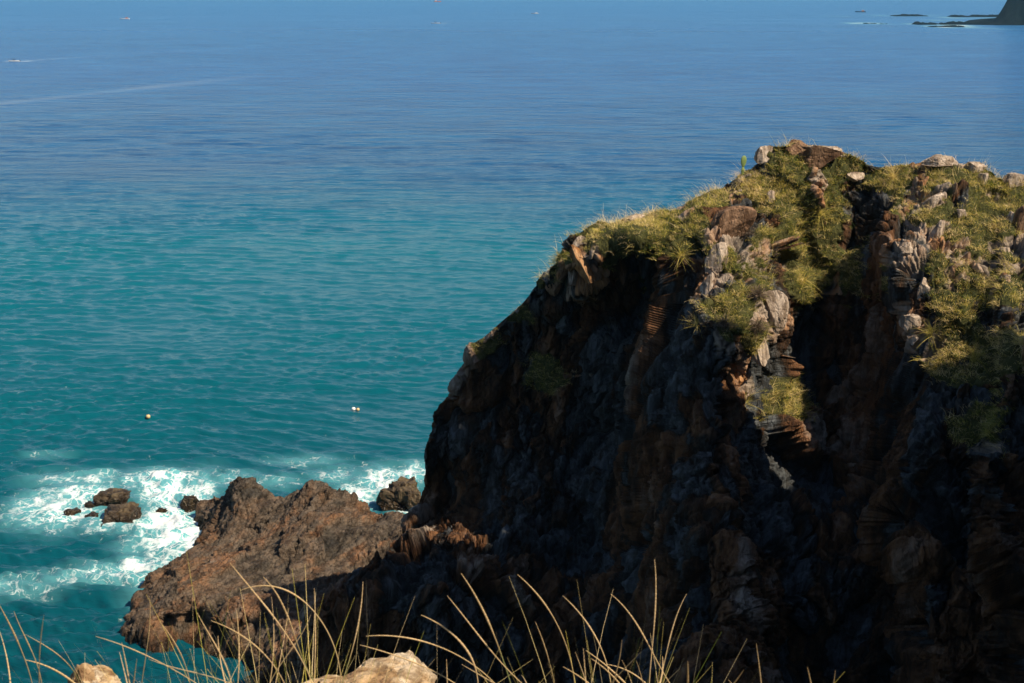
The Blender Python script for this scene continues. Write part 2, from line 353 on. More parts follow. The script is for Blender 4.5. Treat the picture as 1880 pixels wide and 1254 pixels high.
# ------------------------------------------------------------ rock shelf at the foot
OUT = [(222, 1172), (238, 1105), (262, 1060), (300, 1040), (335, 1020), (368, 978), (356, 950), (395, 935), (440, 948), (520, 958), (600, 964), (640, 975), (700, 985), (770, 990), (830, 1040), (800, 1100), (720, 1330),
       (480, 1330), (468, 1250), (440, 1222), (385, 1200), (300, 1192)]
ow = p2z(np.array([o[0] for o in OUT]), np.array([o[1] for o in OUT]), 0.0)[:, :2]
HC = [(235, 1120, 1.4), (272, 1062, 1.3), (335, 1025, 1.0), (300, 1120, 2.0), (380, 1140, 2.1), (400, 1050, 1.7), (390, 975, 1.1), (415, 905, 2.4), (448, 880, 3.2), (478, 905, 2.6), (505, 912, 2.2), (520, 970, 1.8),
      (565, 888, 3.3), (612, 905, 3.1), (640, 938, 2.4), (560, 950, 2.7), (600, 1000, 2.2), (480, 1000, 1.3), (450, 1080, 1.5), (520, 1060, 1.6), (560, 1100, 1.8), (700, 940, 2.3), (680, 985, 2.5), (740, 955, 3.0),
      (620, 1060, 1.5), (650, 1030, 1.7), (540, 1180, 2.0), (470, 1225, 1.2), (600, 1250, 1.8), (430, 1170, 2.0), (660, 1150, 2), (450, 940, 2.0)]
hw = p2z(np.array([h[0] for h in HC]), np.array([h[1] for h in HC]), np.array([h[2] for h in HC], float))
hr = RBF(hw[:, :2], [h[2] for h in HC], 1.2)
gx = np.arange(-22.5, -1.5, 0.055); gy = np.arange(50.5, 90, 0.06)
GX, GY = np.meshgrid(gx, gy, indexing='ij')
def sdf_poly(X, Y, poly):
    d = np.full(X.shape, 1e9); inside = np.zeros(X.shape, bool); n = len(poly)
    for i in range(n):
        a, b = poly[i], poly[(i+1) % n]; e = b-a
        wx, wy = X-a[0], Y-a[1]; t = np.clip((wx*e[0]+wy*e[1])/(e@e), 0, 1)
        d = np.minimum(d, (wx-e[0]*t)**2+(wy-e[1]*t)**2)
        c = (a[1] > Y) != (b[1] > Y)
        inside ^= c & (X < (b[0]-a[0])*(Y-a[1])/(b[1]-a[1]+1e-12)+a[0])
    return np.where(inside, 1, -1)*np.sqrt(d)
G0 = np.stack([GX, GY, np.zeros_like(GX)], -1)
SDF = sdf_poly(GX, GY, ow)
sw = SDF+0.38*fbm(G0*0.6, 401, 4)
H = hr(GX, GY)
prof = 0.72*sstep(sw, -0.45, 0.35)+0.28*sstep(sw, 0.1, 2.2)
hh = -2.2+(H+2.2)*prof
Pg = np.stack([GX, GY, hh], -1)
wp = np.stack([fbm(Pg*0.5, 411+k, 3) for k in range(3)], -1)
B1 = frame((0.75, 1.0, 0.15), 2.8); wj = np.stack([fbm(Pg*2.6, 421+k, 3) for k in range(3)], -1)*0.14; wp = wp*0.6+wj
f1, g1, q1 = facet((Pg+wp*0.7)@B1/1.7, 31, 1.7); f2, g2, q2 = facet((Pg+wp*0.5)@B1/0.62, 32, 1.7); f3, g3, q3 = facet((Pg+wp*0.2)@frame((0.75, 1, 0.1), 2)/0.25, 33, 1.5)
f4, g4, q4 = facet(Pg/0.12, 34, 1.2)
t1, tr1 = strata(Pg+wp*0.3, (0.86, -0.5, 0.1), 1.1, 131, 0.7, 0.78); t2, tr2 = strata(Pg+wp*0.2, (0.8, -0.6, 0.2), 0.34, 132, 0.8, 0.7)
t3, tr3 = strata(Pg, (0.3, 0.95, 0.3), 0.5, 133, 0.9, 0.75); rid = 1-2*np.abs(fbm(Pg*0.8, 141, 5))
flat = sstep(fbm(Pg*0.25, 151, 2), -0.35, 0.35)
k1 = fbm((Pg+wp)@frame((0.75, 1.0, 0.15), 2.6)*0.85, 161, 4); k2 = fbm((Pg+wj)@frame((0.75, 1.0, 0.1), 2.0)*2.4, 171, 4)
dz = f1*0.42+(0.2+0.8*flat)*(t1*0.42+f2*0.14)+t2*0.19+t3*0.06+f3*0.05+f4*0.05-0.5*np.exp(-(k1/0.05)**2)*(0.3+flat)-0.2*np.exp(-(k2/0.06)**2)
# caves in the sea wall
Ng = grid_normals(Pg); Ng[Ng[..., 2] < 0] *= -1
P3 = Pg+Ng*(dz*sstep(sw, -0.8, 0.4)*0.9)[..., None]
# tide pools: shallow basins
POOLS = [(470, 970, 1.0, 0.8), (620, 1062, 1.9, 0.7), (440, 1085, 0.8, 0.4), (470, 1120, 0.7, 0.5), (395, 1000, 0.9, 0.5)]
CAVES = [(345, 1160, 0.65), (295, 1160, 0.5), (400, 1165, 0.45)]
for px, py, rr in CAVES:
    c = p2z(px, py, 0.9); dcv = np.linalg.norm((P3-c)*np.array([1, 0.55, 0.8]), axis=-1)
    P3[..., 1] += 1.9*np.exp(-(dcv/rr)**2)*sstep(1.55-P3[..., 2], 0, 0.5)*sstep(P3[..., 2], -1.5, 0.1)
me = quads_mesh('rock_shelf', P3, grid_quads(*P3.shape[:2])[:, ::-1])
attr(me, 'tint', np.clip(0.5*q1+0.3*q2+0.2*q3+0.2*fbm(Pg*0.2, 95, 2), 0, 1))
tag(link('rock_shelf', me, M['shelf']), 'broad sunlit brown rock shelf reaching into the sea below the cliff', kind='structure')

# ------------------------------------------------------------ loose rocks
def rock_mesh(name, sx_, sy_, sz_, seed, lean=0.0, planes=11, sub=5, rough=0.035, cut=(0.42, 0.8)):
    rng = np.random.RandomState(seed)
    bm = bmesh.new(); bmesh.ops.create_icosphere(bm, subdivisions=sub, radius=1.0)
    V = np.array([v.co[:] for v in bm.verts]); V /= (np.abs(V)**3.5).sum(1, keepdims=True)**(1/3.5); V *= 0.82
    V = V@np.array([[math.cos(seed), math.sin(seed), 0], [-math.sin(seed), math.cos(seed), 0], [0, 0, 1]])
    for i in range(planes):
        nn = rng.normal(size=3); nn[2] *= 0.6; nn /= np.linalg.norm(nn); d = rng.uniform(*cut)
        V -= np.maximum(V@nn-d, 0)[:, None]*nn
    dd, ee, rr = facet(V*np.array([2.2, 2.2, 1.2])+seed, seed, 1.6)
    d5, e5, r5 = facet(V*np.array([6, 6, 3.0])+seed, seed+9, 1.6)
    V *= (1+rough*(dd*2+0.8*d5-0.7*np.exp(-(ee/0.08)**2)+fbm(V*3+seed, seed, 4)))[:, None]
    V *= np.array([sx_, sy_, sz_]); V[:, 0] += V[:, 2]*lean
    for v, c in zip(bm.verts, V): v.co = c
    me = bpy.data.meshes.new(name); bm.to_mesh(me); bm.free()
    attr(me, 'tint', np.clip(0.6*rr+0.4*r5, 0, 1)); return me
def head_point(px, py):
    d = (gpx[:, NB:NB+NV]-px)**2+(gpy[:, NB:NB+NV]-py)**2; i, j = np.unravel_index(np.argmin(d), d.shape)
    return P2[i, j+NB], Nn[i, j+NB]
CR = [  # px, py, w, h (px), lean, material, label
 (1500, 282, 80, 42, 0.2, 'brown', 'large brown slab lying on top of the headland summit'),
 (1468, 262, 44, 26, -0.3, 'brown', 'small dark brown rock at the very top of the summit'),
 (1540, 268, 46, 24, 0.2, 'block', 'pale rock at the right end of the summit outcrop'),
 (1403, 283, 26, 30, 0.3, 'block', 'pale rock on the left shoulder of the summit'),
 (1712, 368, 36, 52, 0.25, 'block', 'tall pale split slab standing in the grass of the right hand ridge'),
 (1722, 415, 20, 56, 0.2, 'block', 'narrow pale slab just below the tall split slab'),
 (1342, 412, 62, 52, 0.5, 'brown', 'dome shaped grey brown boulder above the middle buttress'),
 (1312, 462, 48, 52, 0.1, 'block', 'grey block directly beneath the dome shaped boulder'),
 (1302, 528, 36, 56, -0.1, 'block', 'pale pointed rock on the left edge of the middle buttress'),
 (1418, 565, 52, 74, -0.2, 'block', 'big pale rock face beside the shaded gully'),
 (1404, 640, 34, 60, -0.3, 'block', 'pale wedge of rock hanging below the big pale face'),
 (1384, 700, 30, 30, 0.1, 'rust', 'bright orange rock at the lowest sunlit tip of the middle buttress'),
 (1417, 358, 14, 26, 0.0, 'block', 'small upright whitish block in the grass below the summit'),
 (1384, 470, 20, 40, 0.4, 'block', 'slim leaning slab among the shrubs of the middle buttress'),
 (1352, 645, 18, 46, 0.1, 'block', 'thin pale spike of rock left of the hanging wedge'),
 (1668, 462, 26, 24, 0, 'block', 'small round pale rock at the left edge of the right hand ridge'),
 (1692, 515, 28, 34, 0, 'block', 'knobbly pinkish pale rock halfway down the right hand ridge'),
 (1664, 592, 34, 34, -0.2, 'block', 'white edged rock low on the right hand ridge beside the gully'),
 (1668, 622, 20, 20, 0, 'block', 'small whitish rock under the white edged rock'),
 (1804, 332, 22, 26, 0.1, 'block', 'small pointed pale rock in the grass near the right skyline'),
 (1866, 418, 22, 74, 0.25, 'brown', 'tall leaning brown slab at the right margin'),
 (1850, 408, 20, 52, 0.15, 'block', 'grey slab leaning against the tall brown slab'),
 (1834, 464, 24, 30, 0, 'block', 'square pale block below the leaning slabs'),
 (1768, 392, 22, 26, 0, 'block', 'pale block right of the tall split slab'),
 (1724, 300, 60, 18, 0, 'block', 'flat pale rock on the right skyline'),
 (1792, 304, 40, 18, 0, 'block', 'low pale rock on the skyline next to the flat one'),
 (1862, 330, 42, 32, 0, 'block', 'bulky pale rock on the skyline at the right margin'),
 (1770, 475, 22, 40, 0.3, 'brown', 'brown slab in the middle of the right hand grass slope'),
 (1568, 318, 40, 16, 0.2, 'block', 'flat pale ledge just right of the summit'),
 (1068, 492, 40, 62, -0.2, 'rust', 'bright orange rock face on the left crest'),
 (1034, 505, 26, 60, 0.2, 'block', 'pale grey pinnacle left of the orange rock face'),
 (1058, 448, 30, 40, 0.4, 'block', 'pale rock wedged in the grass above the orange face'),
 (1160, 398, 40, 14, 0, 'block', 'flat pale rock in the grass of the left crest'),
 (1010, 520, 26, 50, 0.2, 'brown', 'dark brown rock on the left skyline below the crest'),
]
for i, (px, py, ww, hh_, lean, mt, lab) in enumerate(CR):
    p, nn = head_point(px, py); D = p[1]; sc = D/2611*0.5*1.4
    o = link('cliff_rock', rock_mesh('cliff_rock', ww*sc, max(ww, hh_*0.6)*sc*0.8, hh_*sc*1.05, 500+i, lean), M[mt])
    o.location = p+nn*0.02*ww*sc-Vector((0, 0, 0.12*hh_*sc)); tag(o, lab, 'rock', 'rocks jutting out of the headland')
SR = [(210, 912, 66, 30, 'low mossy dark rock at the back of the foam patch'), (222, 942, 86, 36, 'largest dark rock awash in the foam patch'), (350, 920, 44, 26, 'reddish dark rock next to the shelf in the foam'),
      (296, 936, 24, 8, 'small rock barely showing between the awash rocks and the shelf'), (133, 940, 30, 14, 'leftmost small rock in the foam patch'), (166, 925, 22, 9, 'small rock in front of the low mossy rock'),
      (165, 946, 30, 10, 'small flat rock left of the largest awash rock'), (738, 905, 96, 62, 'tall dark rock in white water beside the headland foot')]
for i, (px, py, ww, hh_, lab) in enumerate(SR):
    p = p2z(px, py+hh_*0.35, 0.0); sc = p[1]/2611*0.66
    o = link('sea_rock', rock_mesh('sea_rock', ww*sc, ww*sc*1.1, hh_*sc*1.2, 700+i, 0, sub=5, rough=0.10), M['searock'])
    o.location = (p[0], p[1], 0.05*hh_*sc); tag(o, lab, 'rock', 'rocks awash off the shelf')

# ------------------------------------------------------------ sea
def sea_height(X, Y):
    rng = np.random.RandomState(5); z = np.zeros_like(X)
    wa = fbm(np.stack([X*0.02, Y*0.02, X*0], -1), 801, 3); wb = fbm(np.stack([X*0.02, Y*0.02, X*0], -1), 811, 3)
    patch = 0.75+0.5*wa
    xx = X+wa*6; yy = Y+wb*6
    for lam0, amp, n in ((8, 0.045, 6), (3.4, 0.06, 12), (1.8, 0.078, 22), (1.05, 0.054, 22), (0.62, 0.026, 18)):
        for i in range(n):
            lam = lam0*rng.uniform(0.75, 1.35); th = R(264)+rng.normal()*0.42; ph = rng.uniform(0, 6.28); kx, ky = math.cos(th)*6.283/lam, math.sin(th)*6.283/lam
            dist = np.maximum(Y, 1); cellsz = dist*dist/(CAM_Z*1900.0)
            f = sstep(lam/cellsz, 1.6, 4.0)
            t = kx*xx+ky*yy+ph
            z = z+amp*f*patch*(np.sin(t)+0.25*np.sin(2*t+1.57))/math.sqrt(n)*1.6
    return z
dep = np.concatenate([np.linspace(52, 29, 25, endpoint=False), np.linspace(29, 15, 430, endpoint=False), np.linspace(15, 1.2, 460, endpoint=False), np.linspace(1.2, 0.30, 40, endpoint=False), [0.3, 0.22, 0.17, 0.143]])
rad = CAM_Z/np.tan(np.radians(dep)); rad = rad
ang = np.concatenate([np.linspace(-60, -22, 60, endpoint=False), np.linspace(-22, 22, 1150, endpoint=False), np.linspace(22, 60, 60)])
AX = rad[:, None]*np.tan(np.radians(ang))[None, :]*(1); AY = np.repeat(rad[:, None], len(ang), 1)
Z = sea_height(AX, AY)
def blob(X, Y, px, py, rx, ry):
    c = p2z(px, py, 0.0); e = p2z(px+rx, py, 0.0)[0]-c[0]; t = abs(p2z(px, py-ry, 0.0)[1]-p2z(px, py+ry, 0.0)[1])/2
    return np.exp(-(((X-c[0])/e)**2+((Y-c[1])/t)**2))
FOAM = [(150, 878, 90, 18, 0.62), (290, 880, 75, 22, 0.9), (320, 905, 60, 25, 1.0), (60, 930, 50, 40, 0.55), (110, 945, 80, 35, 0.8), (230, 960, 90, 22, 0.8), (300, 960, 60, 45, 1.0), (320, 985, 60, 35, 1.0), (250, 1000, 50, 20, 0.55), (160, 905, 60, 25, 0.8),
        (420, 880, 70, 18, 0.45), (350, 900, 50, 40, 0.8), (500, 885, 60, 16, 0.42), (560, 845, 80, 12, 0.4), (620, 872, 60, 22, 0.45), (650, 915, 45, 30, 1.2), (700, 890, 60, 35, 0.85), (745, 930, 30, 25, 0.9), (760, 870, 40, 25, 0.7),
        (180, 1050, 90, 22, 0.75), (130, 1060, 70, 20, 0.6), (60, 1075, 70, 25, 0.5), (250, 1035, 50, 20, 0.7), (90, 835, 60, 10, 0.2), (10, 1075, 40, 20, 0.5)]
foam = np.zeros_like(AX)
nearm = AY < 130
for px, py, rx, ry, a in FOAM: foam = np.maximum(foam, a*blob(AX, AY, px, py, rx, ry))
foam += 0.35*np.exp(-(np.maximum(-sdf_poly(AX, AY, ow), 0)/0.8))*(AY < 100)*sstep(AY, 62, 70)*0.8
fn = fbm(np.stack([AX*0.25, AY*0.16, AX*0], -1), 821, 4)
foam = np.clip(foam*(1+0.45*fn), 0, 1.2)
# surf round the far reefs, wakes behind the boats
def seg_line(px0, py0, px1, py1, wd):
    a = p2z(px0, py0, 0.0); b = p2z(px1, py1, 0.0); ex, ey = b[0]-a[0], b[1]-a[1]; L2 = ex*ex+ey*ey
    t = ((AX-a[0])*ex+(AY-a[1])*ey)/L2; tc = np.clip(t, 0, 1)
    dx, dy = AX-a[0]-tc*ex, AY-a[1]-tc*ey; sgn = ((AX-a[0])*ey-(AY-a[1])*ex)/math.sqrt(L2)
    return tc, np.hypot(dx, dy), sgn
wake = np.zeros_like(AX); calm = np.zeros_like(AX)
wob = 6*fbm(np.stack([AX*0.01, AY*0.004, AX*0], -1), 831, 3)
for (x0, y0, x1, y1, wd, a, fd) in ((0, 190, 250, 163, 3.0, 0.42, 0.5), (250, 163, 520, 133, 4.5, 0.22, 1.0), (45, 112, 190, 102, 2.2, 0.5, 1.0), (15, 113, 45, 113, 2.0, 1.5, 0), (810, 43, 850, 41, 3, 1.0, 0.9), (800, 43, 812, 43, 2.5, 1.2, 0),
                                    (975, 25, 995, 25, 3, 1.0, 0), (218, 35, 242, 35, 3.0, 1.0, 0)):
    tc, ds, sg = seg_line(x0, y0, x1, y1, wd)
    wake = np.maximum(wake, a*(1-fd*tc)*np.exp(-((ds+0.4*wob*(wd > 2.9))/wd)**2)*(0.65+0.5*fbm(np.stack([AX*0.06, AY*0.03, AX*0], -1), 835, 3)))
for (x0, y0, x1, y1, off, wd, a) in ((0, 194, 520, 138, 0, 9, 0.8), (45, 112, 520, 82, 0, 13, 0.9), (520, 82, 900, 84, 0, 20, 0.4), (0, 38, 180, 33, 0, 40, 0.4), (250, 34, 470, 35, 0, 40, 0.5)):
    tc, ds, sg = seg_line(x0, y0, x1, y1, wd); calm = np.maximum(calm, a*(1-0.5*tc)*np.exp(-((ds)/wd)**2))
FS = [(1600, 43, 1.0), (1575, 43, 0.9), (1620, 29, 0.5), (1650, 28, 0.9), (1700, 29, 0.9), (1740, 29, 0.9), (1760, 33, 0.7), (1800, 32, 0.8), (1680, 44, 0.6), (1720, 49, 1.2), (1755, 47, 1.2), (1790, 51, 0.8), (1830, 53, 0.7), (1700, 45, 0.8), (1538, 30, 0.3), (1740, 38, 0.8)]
for px, py, a in FS: foam = np.maximum(foam, 0.95*a*blob(AX, AY, px, py, 26, 1.7)*(0.6+0.6*vnoise(np.stack([AX*0.05, AY*0.02, AX*0], -1), 841)))
Z += 0.18*np.clip(foam, 0, 1)*(AY < 130)*fbm(np.stack([AX*1.2, AY*1.2, AX*0], -1), 851, 4)
Z += 0.5*blob(AX, AY, 305, 882, 50, 9)*(1+0.3*fn)+0.25*blob(AX, AY, 640, 925, 30, 12)
V = np.stack([AX, AY, Z], -1)
me = quads_mesh('sea', V, grid_quads(*AX.shape)[:, ::-1]); smooth(me)
attr(me, 'foam', foam); attr(me, 'wake', wake); attr(me, 'calm', calm)
m, n, b = newmat('sea_water')
geo = nd(n, 'ShaderNodeNewGeometry'); sep = nd(n, 'ShaderNodeSeparateXYZ'); n.links.new(geo.outputs['Position'], sep.inputs[0])
lg = math_(n, 'LOGARITHM', math_(n, 'MAXIMUM', sep.outputs[1], 10.0), 10.0)       # offshore distance -> depth of the sea bed, painted haze at the far end
dn = math_(n, 'MULTIPLY_ADD', noise(n, 1.0, 5, objco(n, (0.01, 0.004, 1)), 0.6), 0.22, -0.11)
lgf = math_(n, 'MULTIPLY', math_(n, 'ADD', lg, dn), 0.25)
wc = ramp(n, lgf, [(0.44, (0.001, 0.052, 0.074)), (0.50, (0.001, 0.078, 0.108)), (0.555, (0.002, 0.11, 0.155)), (0.60, (0.004, 0.068, 0.18)), (0.68, (0.006, 0.088, 0.27)), (0.8, (0.03, 0.15, 0.36))])  # last stop is paler: distant haze put into the water colour
stk = noise(n, 1.0, 9, objco(n, (0.03, 0.10, 1), (0, 0, 0.06)), 0.78)
stc = ramp(n, stk, [(0.36, (0.55, 0.62, 0.72)), (0.5, (1.0, 1.0, 1.0)), (0.64, (1.5, 1.35, 1.2))])
wc = mix(n, ramp(n, lgf, [(0.54, (0.12,)*3), (0.62, (1, 1, 1))]), wc, mix(n, 1.0, wc, stc, 'MULTIPLY'))
fa = getattr_(n, 'foam')
vc = objco(n, (1, 0.75, 1))
wn = nd(n, 'ShaderNodeTexNoise', i_Scale=0.9, i_Detail=4.0); n.links.new(vc, wn.inputs['Vector'])
dv = nd(n, 'ShaderNodeVectorMath', operation='MULTIPLY_ADD'); n.links.new(wn.outputs['Color'], dv.inputs[0]); dv.inputs[1].default_value = (2.2, 2.2, 0); n.links.new(vc, dv.inputs[2])
vo = nd(n, 'ShaderNodeTexVoronoi', feature='DISTANCE_TO_EDGE', i_Scale=0.75); n.links.new(dv.outputs[0], vo.inputs['Vector'])
vo2 = nd(n, 'ShaderNodeTexVoronoi', feature='DISTANCE_TO_EDGE', i_Scale=2.1); n.links.new(dv.outputs[0], vo2.inputs['Vector'])
lace = math_(n, 'MINIMUM', math_(n, 'MULTIPLY', vo.outputs['Distance'], 1.6), math_(n, 'MULTIPLY', vo2.outputs['Distance'], 1.9))
lace = math_(n, 'ADD', lace, math_(n, 'MULTIPLY_ADD', noise(n, 1.3, 7, vc, 0.7), 0.9, -0.33))
thr = math_(n, 'SUBTRACT', math_(n, 'MULTIPLY', fa, 0.42), lace)
fmask = ramp(n, math_(n, 'ADD', thr, 0.5), [(0.48, (0, 0, 0)), (0.74, (1, 1, 1))])
milk = ramp(n, fa, [(0.05, (0, 0, 0)), (0.5, (0.55,)*3), (1.0, (0.9,)*3)])
c = mix(n, milk, wc, (0.13, 0.40, 0.45))
c = mix(n, math_(n, 'MULTIPLY', fmask, 0.93), c, (0.74, 0.79, 0.80))
c = mix(n, math_(n, 'MULTIPLY', getattr_(n, 'wake'), 0.65), c, (0.5, 0.62, 0.7))
n.links.new(c, b.inputs['Base Color'])
wkc = getattr_(n, 'calm')
rg = ramp(n, lgf, [(0.47, (0.06,)*3), (0.60, (0.16,)*3), (0.75, (0.26,)*3), (0.9, (0.4,)*3)])
n.links.new(math_(n, 'ADD', math_(n, 'MULTIPLY', fmask, 0.5), rg), b.inputs['Roughness'])
b.inputs['IOR'].default_value = 1.33
n1 = noise(n, 1.0, 8, objco(n, (0.55, 1.1, 1), (0, 0, 0.15)), 0.62)
n2 = noise(n, 1.0, 6, objco(n, (0.09, 0.2, 1), (0, 0, -0.1)), 0.6)
n3 = noise(n, 1.0, 3, objco(n, (0.004, 0.012, 1), (0, 0, 0.1)), 0.6)
far = math_(n, 'MULTIPLY_ADD', ramp(n, lgf, [(0.55, (0, 0, 0)), (0.75, (1, 1, 1))]), 9.0, 0.45)
hgt = math_(n, 'ADD', math_(n, 'MULTIPLY', n1, 0.16), math_(n, 'MULTIPLY', n2, far))
bp = nd(n, 'ShaderNodeBump', i_Distance=1.0); n.links.new(hgt, bp.inputs['Height'])
st = math_(n, 'MULTIPLY', math_(n, 'MULTIPLY_ADD', n3, 0.9, 0.2), math_(n, 'SUBTRACT', 1.0, math_(n, 'MULTIPLY', wkc, 0.5)))
n.links.new(st, bp.inputs['Strength']); n.links.new(bp.outputs[0], b.inputs['Normal'])
M['sea'] = m
tag(link('sea', me, m), 'open blue green sea with foam round the rocks', kind='structure')

# ------------------------------------------------------------ grass on the headland (nobody could count it)
def blades(name, root, direc, length, width, tone, droop, seg_=3, mat=None):
    n = len(root); side = np.cross(direc, np.array([0, 0, 1.0])); rng = np.random.RandomState(3)
    side += rng.normal(size=side.shape)*0.35; side /= np.linalg.norm(side, axis=1, keepdims=True)
    hor = direc.copy(); hor[:, 2] = 0; hor /= np.maximum(np.linalg.norm(hor, axis=1, keepdims=True), 1e-6)
    V = []
    for k_ in range(seg_+1):
        t = k_/seg_; c = root+direc*(length*t)[:, None]+(hor*droop[:, None]*0.6-np.array([0, 0, 1.0])*droop[:, None])*(length*t*t)[:, None]
        wv = (width*(1-0.85*t))[:, None]*side*0.5
        V.append(c-wv); V.append(c+wv)
    V = np.stack(V, 1); m_ = 2*(seg_+1)
    q = np.array([[2*k_, 2*k_+1, 2*k_+3, 2*k_+2] for k_ in range(seg_)])
    Q = (np.arange(n)*m_)[:, None, None]+q[None]
    me = quads_mesh(name, V, Q); attr(me, 'tone', np.repeat(tone, m_)); return me
rng = np.random.RandomState(12)
def scatter(maskw, n_tuft, nb, lmin, lmax, wid, tone_c, tone_v, dry=0.15, area=None):
    a = area if area is not None else 1
    pr = (maskw*a).ravel(); pr = pr/pr.sum(); idx = rng.choice(len(pr), n_tuft, p=pr)
    base_ = P2.reshape(-1, 3)[idx]; nor = Nn.reshape(-1, 3)[idx]
    tl = rng.uniform(0.6, 1.15, n_tuft); tt = rng.normal(0, tone_v, n_tuft)
    bb = np.repeat(base_, nb, 0)+rng.normal(size=(n_tuft*nb, 3))*np.array([0.09, 0.09, 0.03])
    up = np.array([0, 0, 1.0])*0.75+np.repeat(nor, nb, 0)*0.5+rng.normal(size=(n_tuft*nb, 3))*np.array([0.5, 0.5, 0.15])+np.array([-0.1, 0, 0])
    up /= np.linalg.norm(up, axis=1, keepdims=True)
    ln = rng.uniform(lmin, lmax, n_tuft*nb)*np.repeat(tl, nb)
    big = 0.22*fbm(bb*0.45, 345, 2)
    tn = np.clip(tone_c+big+np.repeat(tt, nb)+rng.normal(0, 0.13, n_tuft*nb)+(rng.rand(n_tuft*nb) < dry)*0.35, 0, 1)
    return bb, up, ln, np.full(n_tuft*nb, wid)*rng.uniform(0.7, 1.3, n_tuft*nb), tn, rng.uniform(0.1, 0.75, n_tuft*nb)
du = np.linalg.norm(np.gradient(P, axis=0), axis=-1); dvv = np.linalg.norm(np.gradient(P, axis=1), axis=-1); AREA = du*dvv
vis = np.ones(P.shape[:2]); vis[:, :NB] = 0.12; vis[:, NB+NV:] = 0
back_near = np.zeros_like(vis); back_near[:, NB-30:NB+6] = 1
slope = np.clip(Nn[..., 2]*1.5+0.7, 0.3, 1)
patchn = sstep(fbm(P*1.6, 333, 3), -0.5, 0.35)
dens = soil*vis*slope*(0.45+patchn)
parts = [scatter(dens, 19000, 17, 0.10, 0.34, 0.013, 0.50, 0.22, area=AREA),
         scatter(sstep(GM, 0.4, 0.9)*vis, 900, 12, 0.3, 0.6, 0.010, 0.68, 0.15, 0.3, area=AREA)]
skyl = back_near*soil*(gpx > 990)
parts.append(scatter(skyl, 1700, 6, 0.35, 0.95, 0.010, 0.95, 0.05, 0.4, area=AREA))
cat_ = [np.concatenate([p[i] for p in parts]) for i in range(6)]
me = blades('grass', cat_[0], cat_[1], cat_[2], cat_[3], cat_[4], cat_[5])
tag(link('grass', me, M['grass']), 'yellow green grass covering the top and ledges of the headland', 'grass', kind='stuff')

def tuft_mesh(name, seed, nb, ln, wid, tone, spread=0.8, bias=(0, 0, 0)):
    r = np.random.RandomState(seed); root = r.normal(size=(nb, 3))*0.06; d = r.normal(size=(nb, 3))*spread+np.array([0, -0.2, 0.8])+np.array(bias)
    d /= np.linalg.norm(d, axis=1, keepdims=True)
    return blades(name, root, d, r.uniform(0.5, 1.1, nb)*ln, np.full(nb, wid), np.clip(r.normal(tone, 0.15, nb), 0, 1), r.uniform(0.1, 0.5, nb), 4)
TF = [(1395, 735, 1.0, 'spiky grass tussock hanging below the orange rock', 0.5), (1285, 600, 0.75, 'spiky dry tussock on the left edge of the middle buttress', 0.7), (1790, 655, 1.0, 'lowest sunlit tussock of the right hand slope', 0.45), (1862, 640, 1.1, 'wispy dry tussock near the right margin', 0.75),
      (1700, 610, 0.8, 'tussock beside the white edged rock', 0.5), (1640, 330, 0.7, 'dry tussock in the saddle right of the summit', 0.7), (1020, 480, 0.7, 'leftmost sunlit tussock of the left crest', 0.4), (1480, 515, 0.8, 'tussock with pale bent stems in the gully shade', 0.6), (1500, 395, 0.8, 'tussock on the slope beneath the summit slab', 0.5),
      (1250, 470, 0.7, 'tussock on the shaded side left of the dome shaped boulder', 0.5)]
for i, (px, py, ln, lab, tn) in enumerate(TF):
    p, nn = head_point(px, py)
    o = link('grass_tussock', tuft_mesh('grass_tussock', 900+i, 110, ln*1.05, 0.013, tn), M['grass']); o.location = p+nn*0.12; tag(o, lab, 'grass', 'grass tussocks on the cliff')
SHR = [(1375, 420, 'brown twiggy shrub right of the dome shaped boulder'), (1430, 455, 'brown twiggy shrub in the middle of the buttress slope'), (1330, 600, 'brown shrub on the left of the middle buttress'), (1385, 545, 'brown shrub left of the big pale face'), (1385, 600, 'low brown shrub right of the hanging grass')]
for i, (px, py, lab) in enumerate(SHR):
    p, nn = head_point(px, py); r = np.random.RandomState(950+i); nb = 900
    d = r.normal(size=(nb, 3)); d /= np.linalg.norm(d, axis=1, keepdims=True); root = d*r.uniform(0, 0.42, (nb, 1))*np.array([1, 1, 0.75]); d[:, 2] = abs(d[:, 2])
    o = link('dry_shrub', blades('dry_shrub', root, d, r.uniform(0.08, 0.2, nb), np.full(nb, 0.02), r.rand(nb), r.uniform(0, 0.3, nb), 2), M['shrub']); o.location = p+nn*0.15; tag(o, lab, 'shrub', 'dry shrubs on the buttress')
# paddle cactus on the skyline
p, nn = head_point(1362, 318); ct = empty('cactus', p-np.array([0, 0, 0.1])); tag(ct, 'small paddle shaped green cactus standing alone on the skyline left of the summit', 'cactus')
def pad(h, w_, t_):
    bm = bmesh.new(); bmesh.ops.create_uvsphere(bm, u_segments=20, v_segments=14, radius=1)
    for v in bm.verts: v.co = Vector((v.co.x*w_*(1+0.25*v.co.z), v.co.y*t_, (v.co.z+1)*h/2))
    me = bpy.data.meshes.new('pad'); bm.to_mesh(me); bm.free(); smooth(me); return me
for (x, z, h, w_, rx) in ((0, 0, 0.42, 0.07, 0.05), (0.02, 0.38, 0.46, 0.12, 0.06)):
    o = link('pad', pad(h, w_, 0.04), M['cactus'], ct); o.location = (x, 0, z); o.rotation_euler = (0, rx, 0.3)

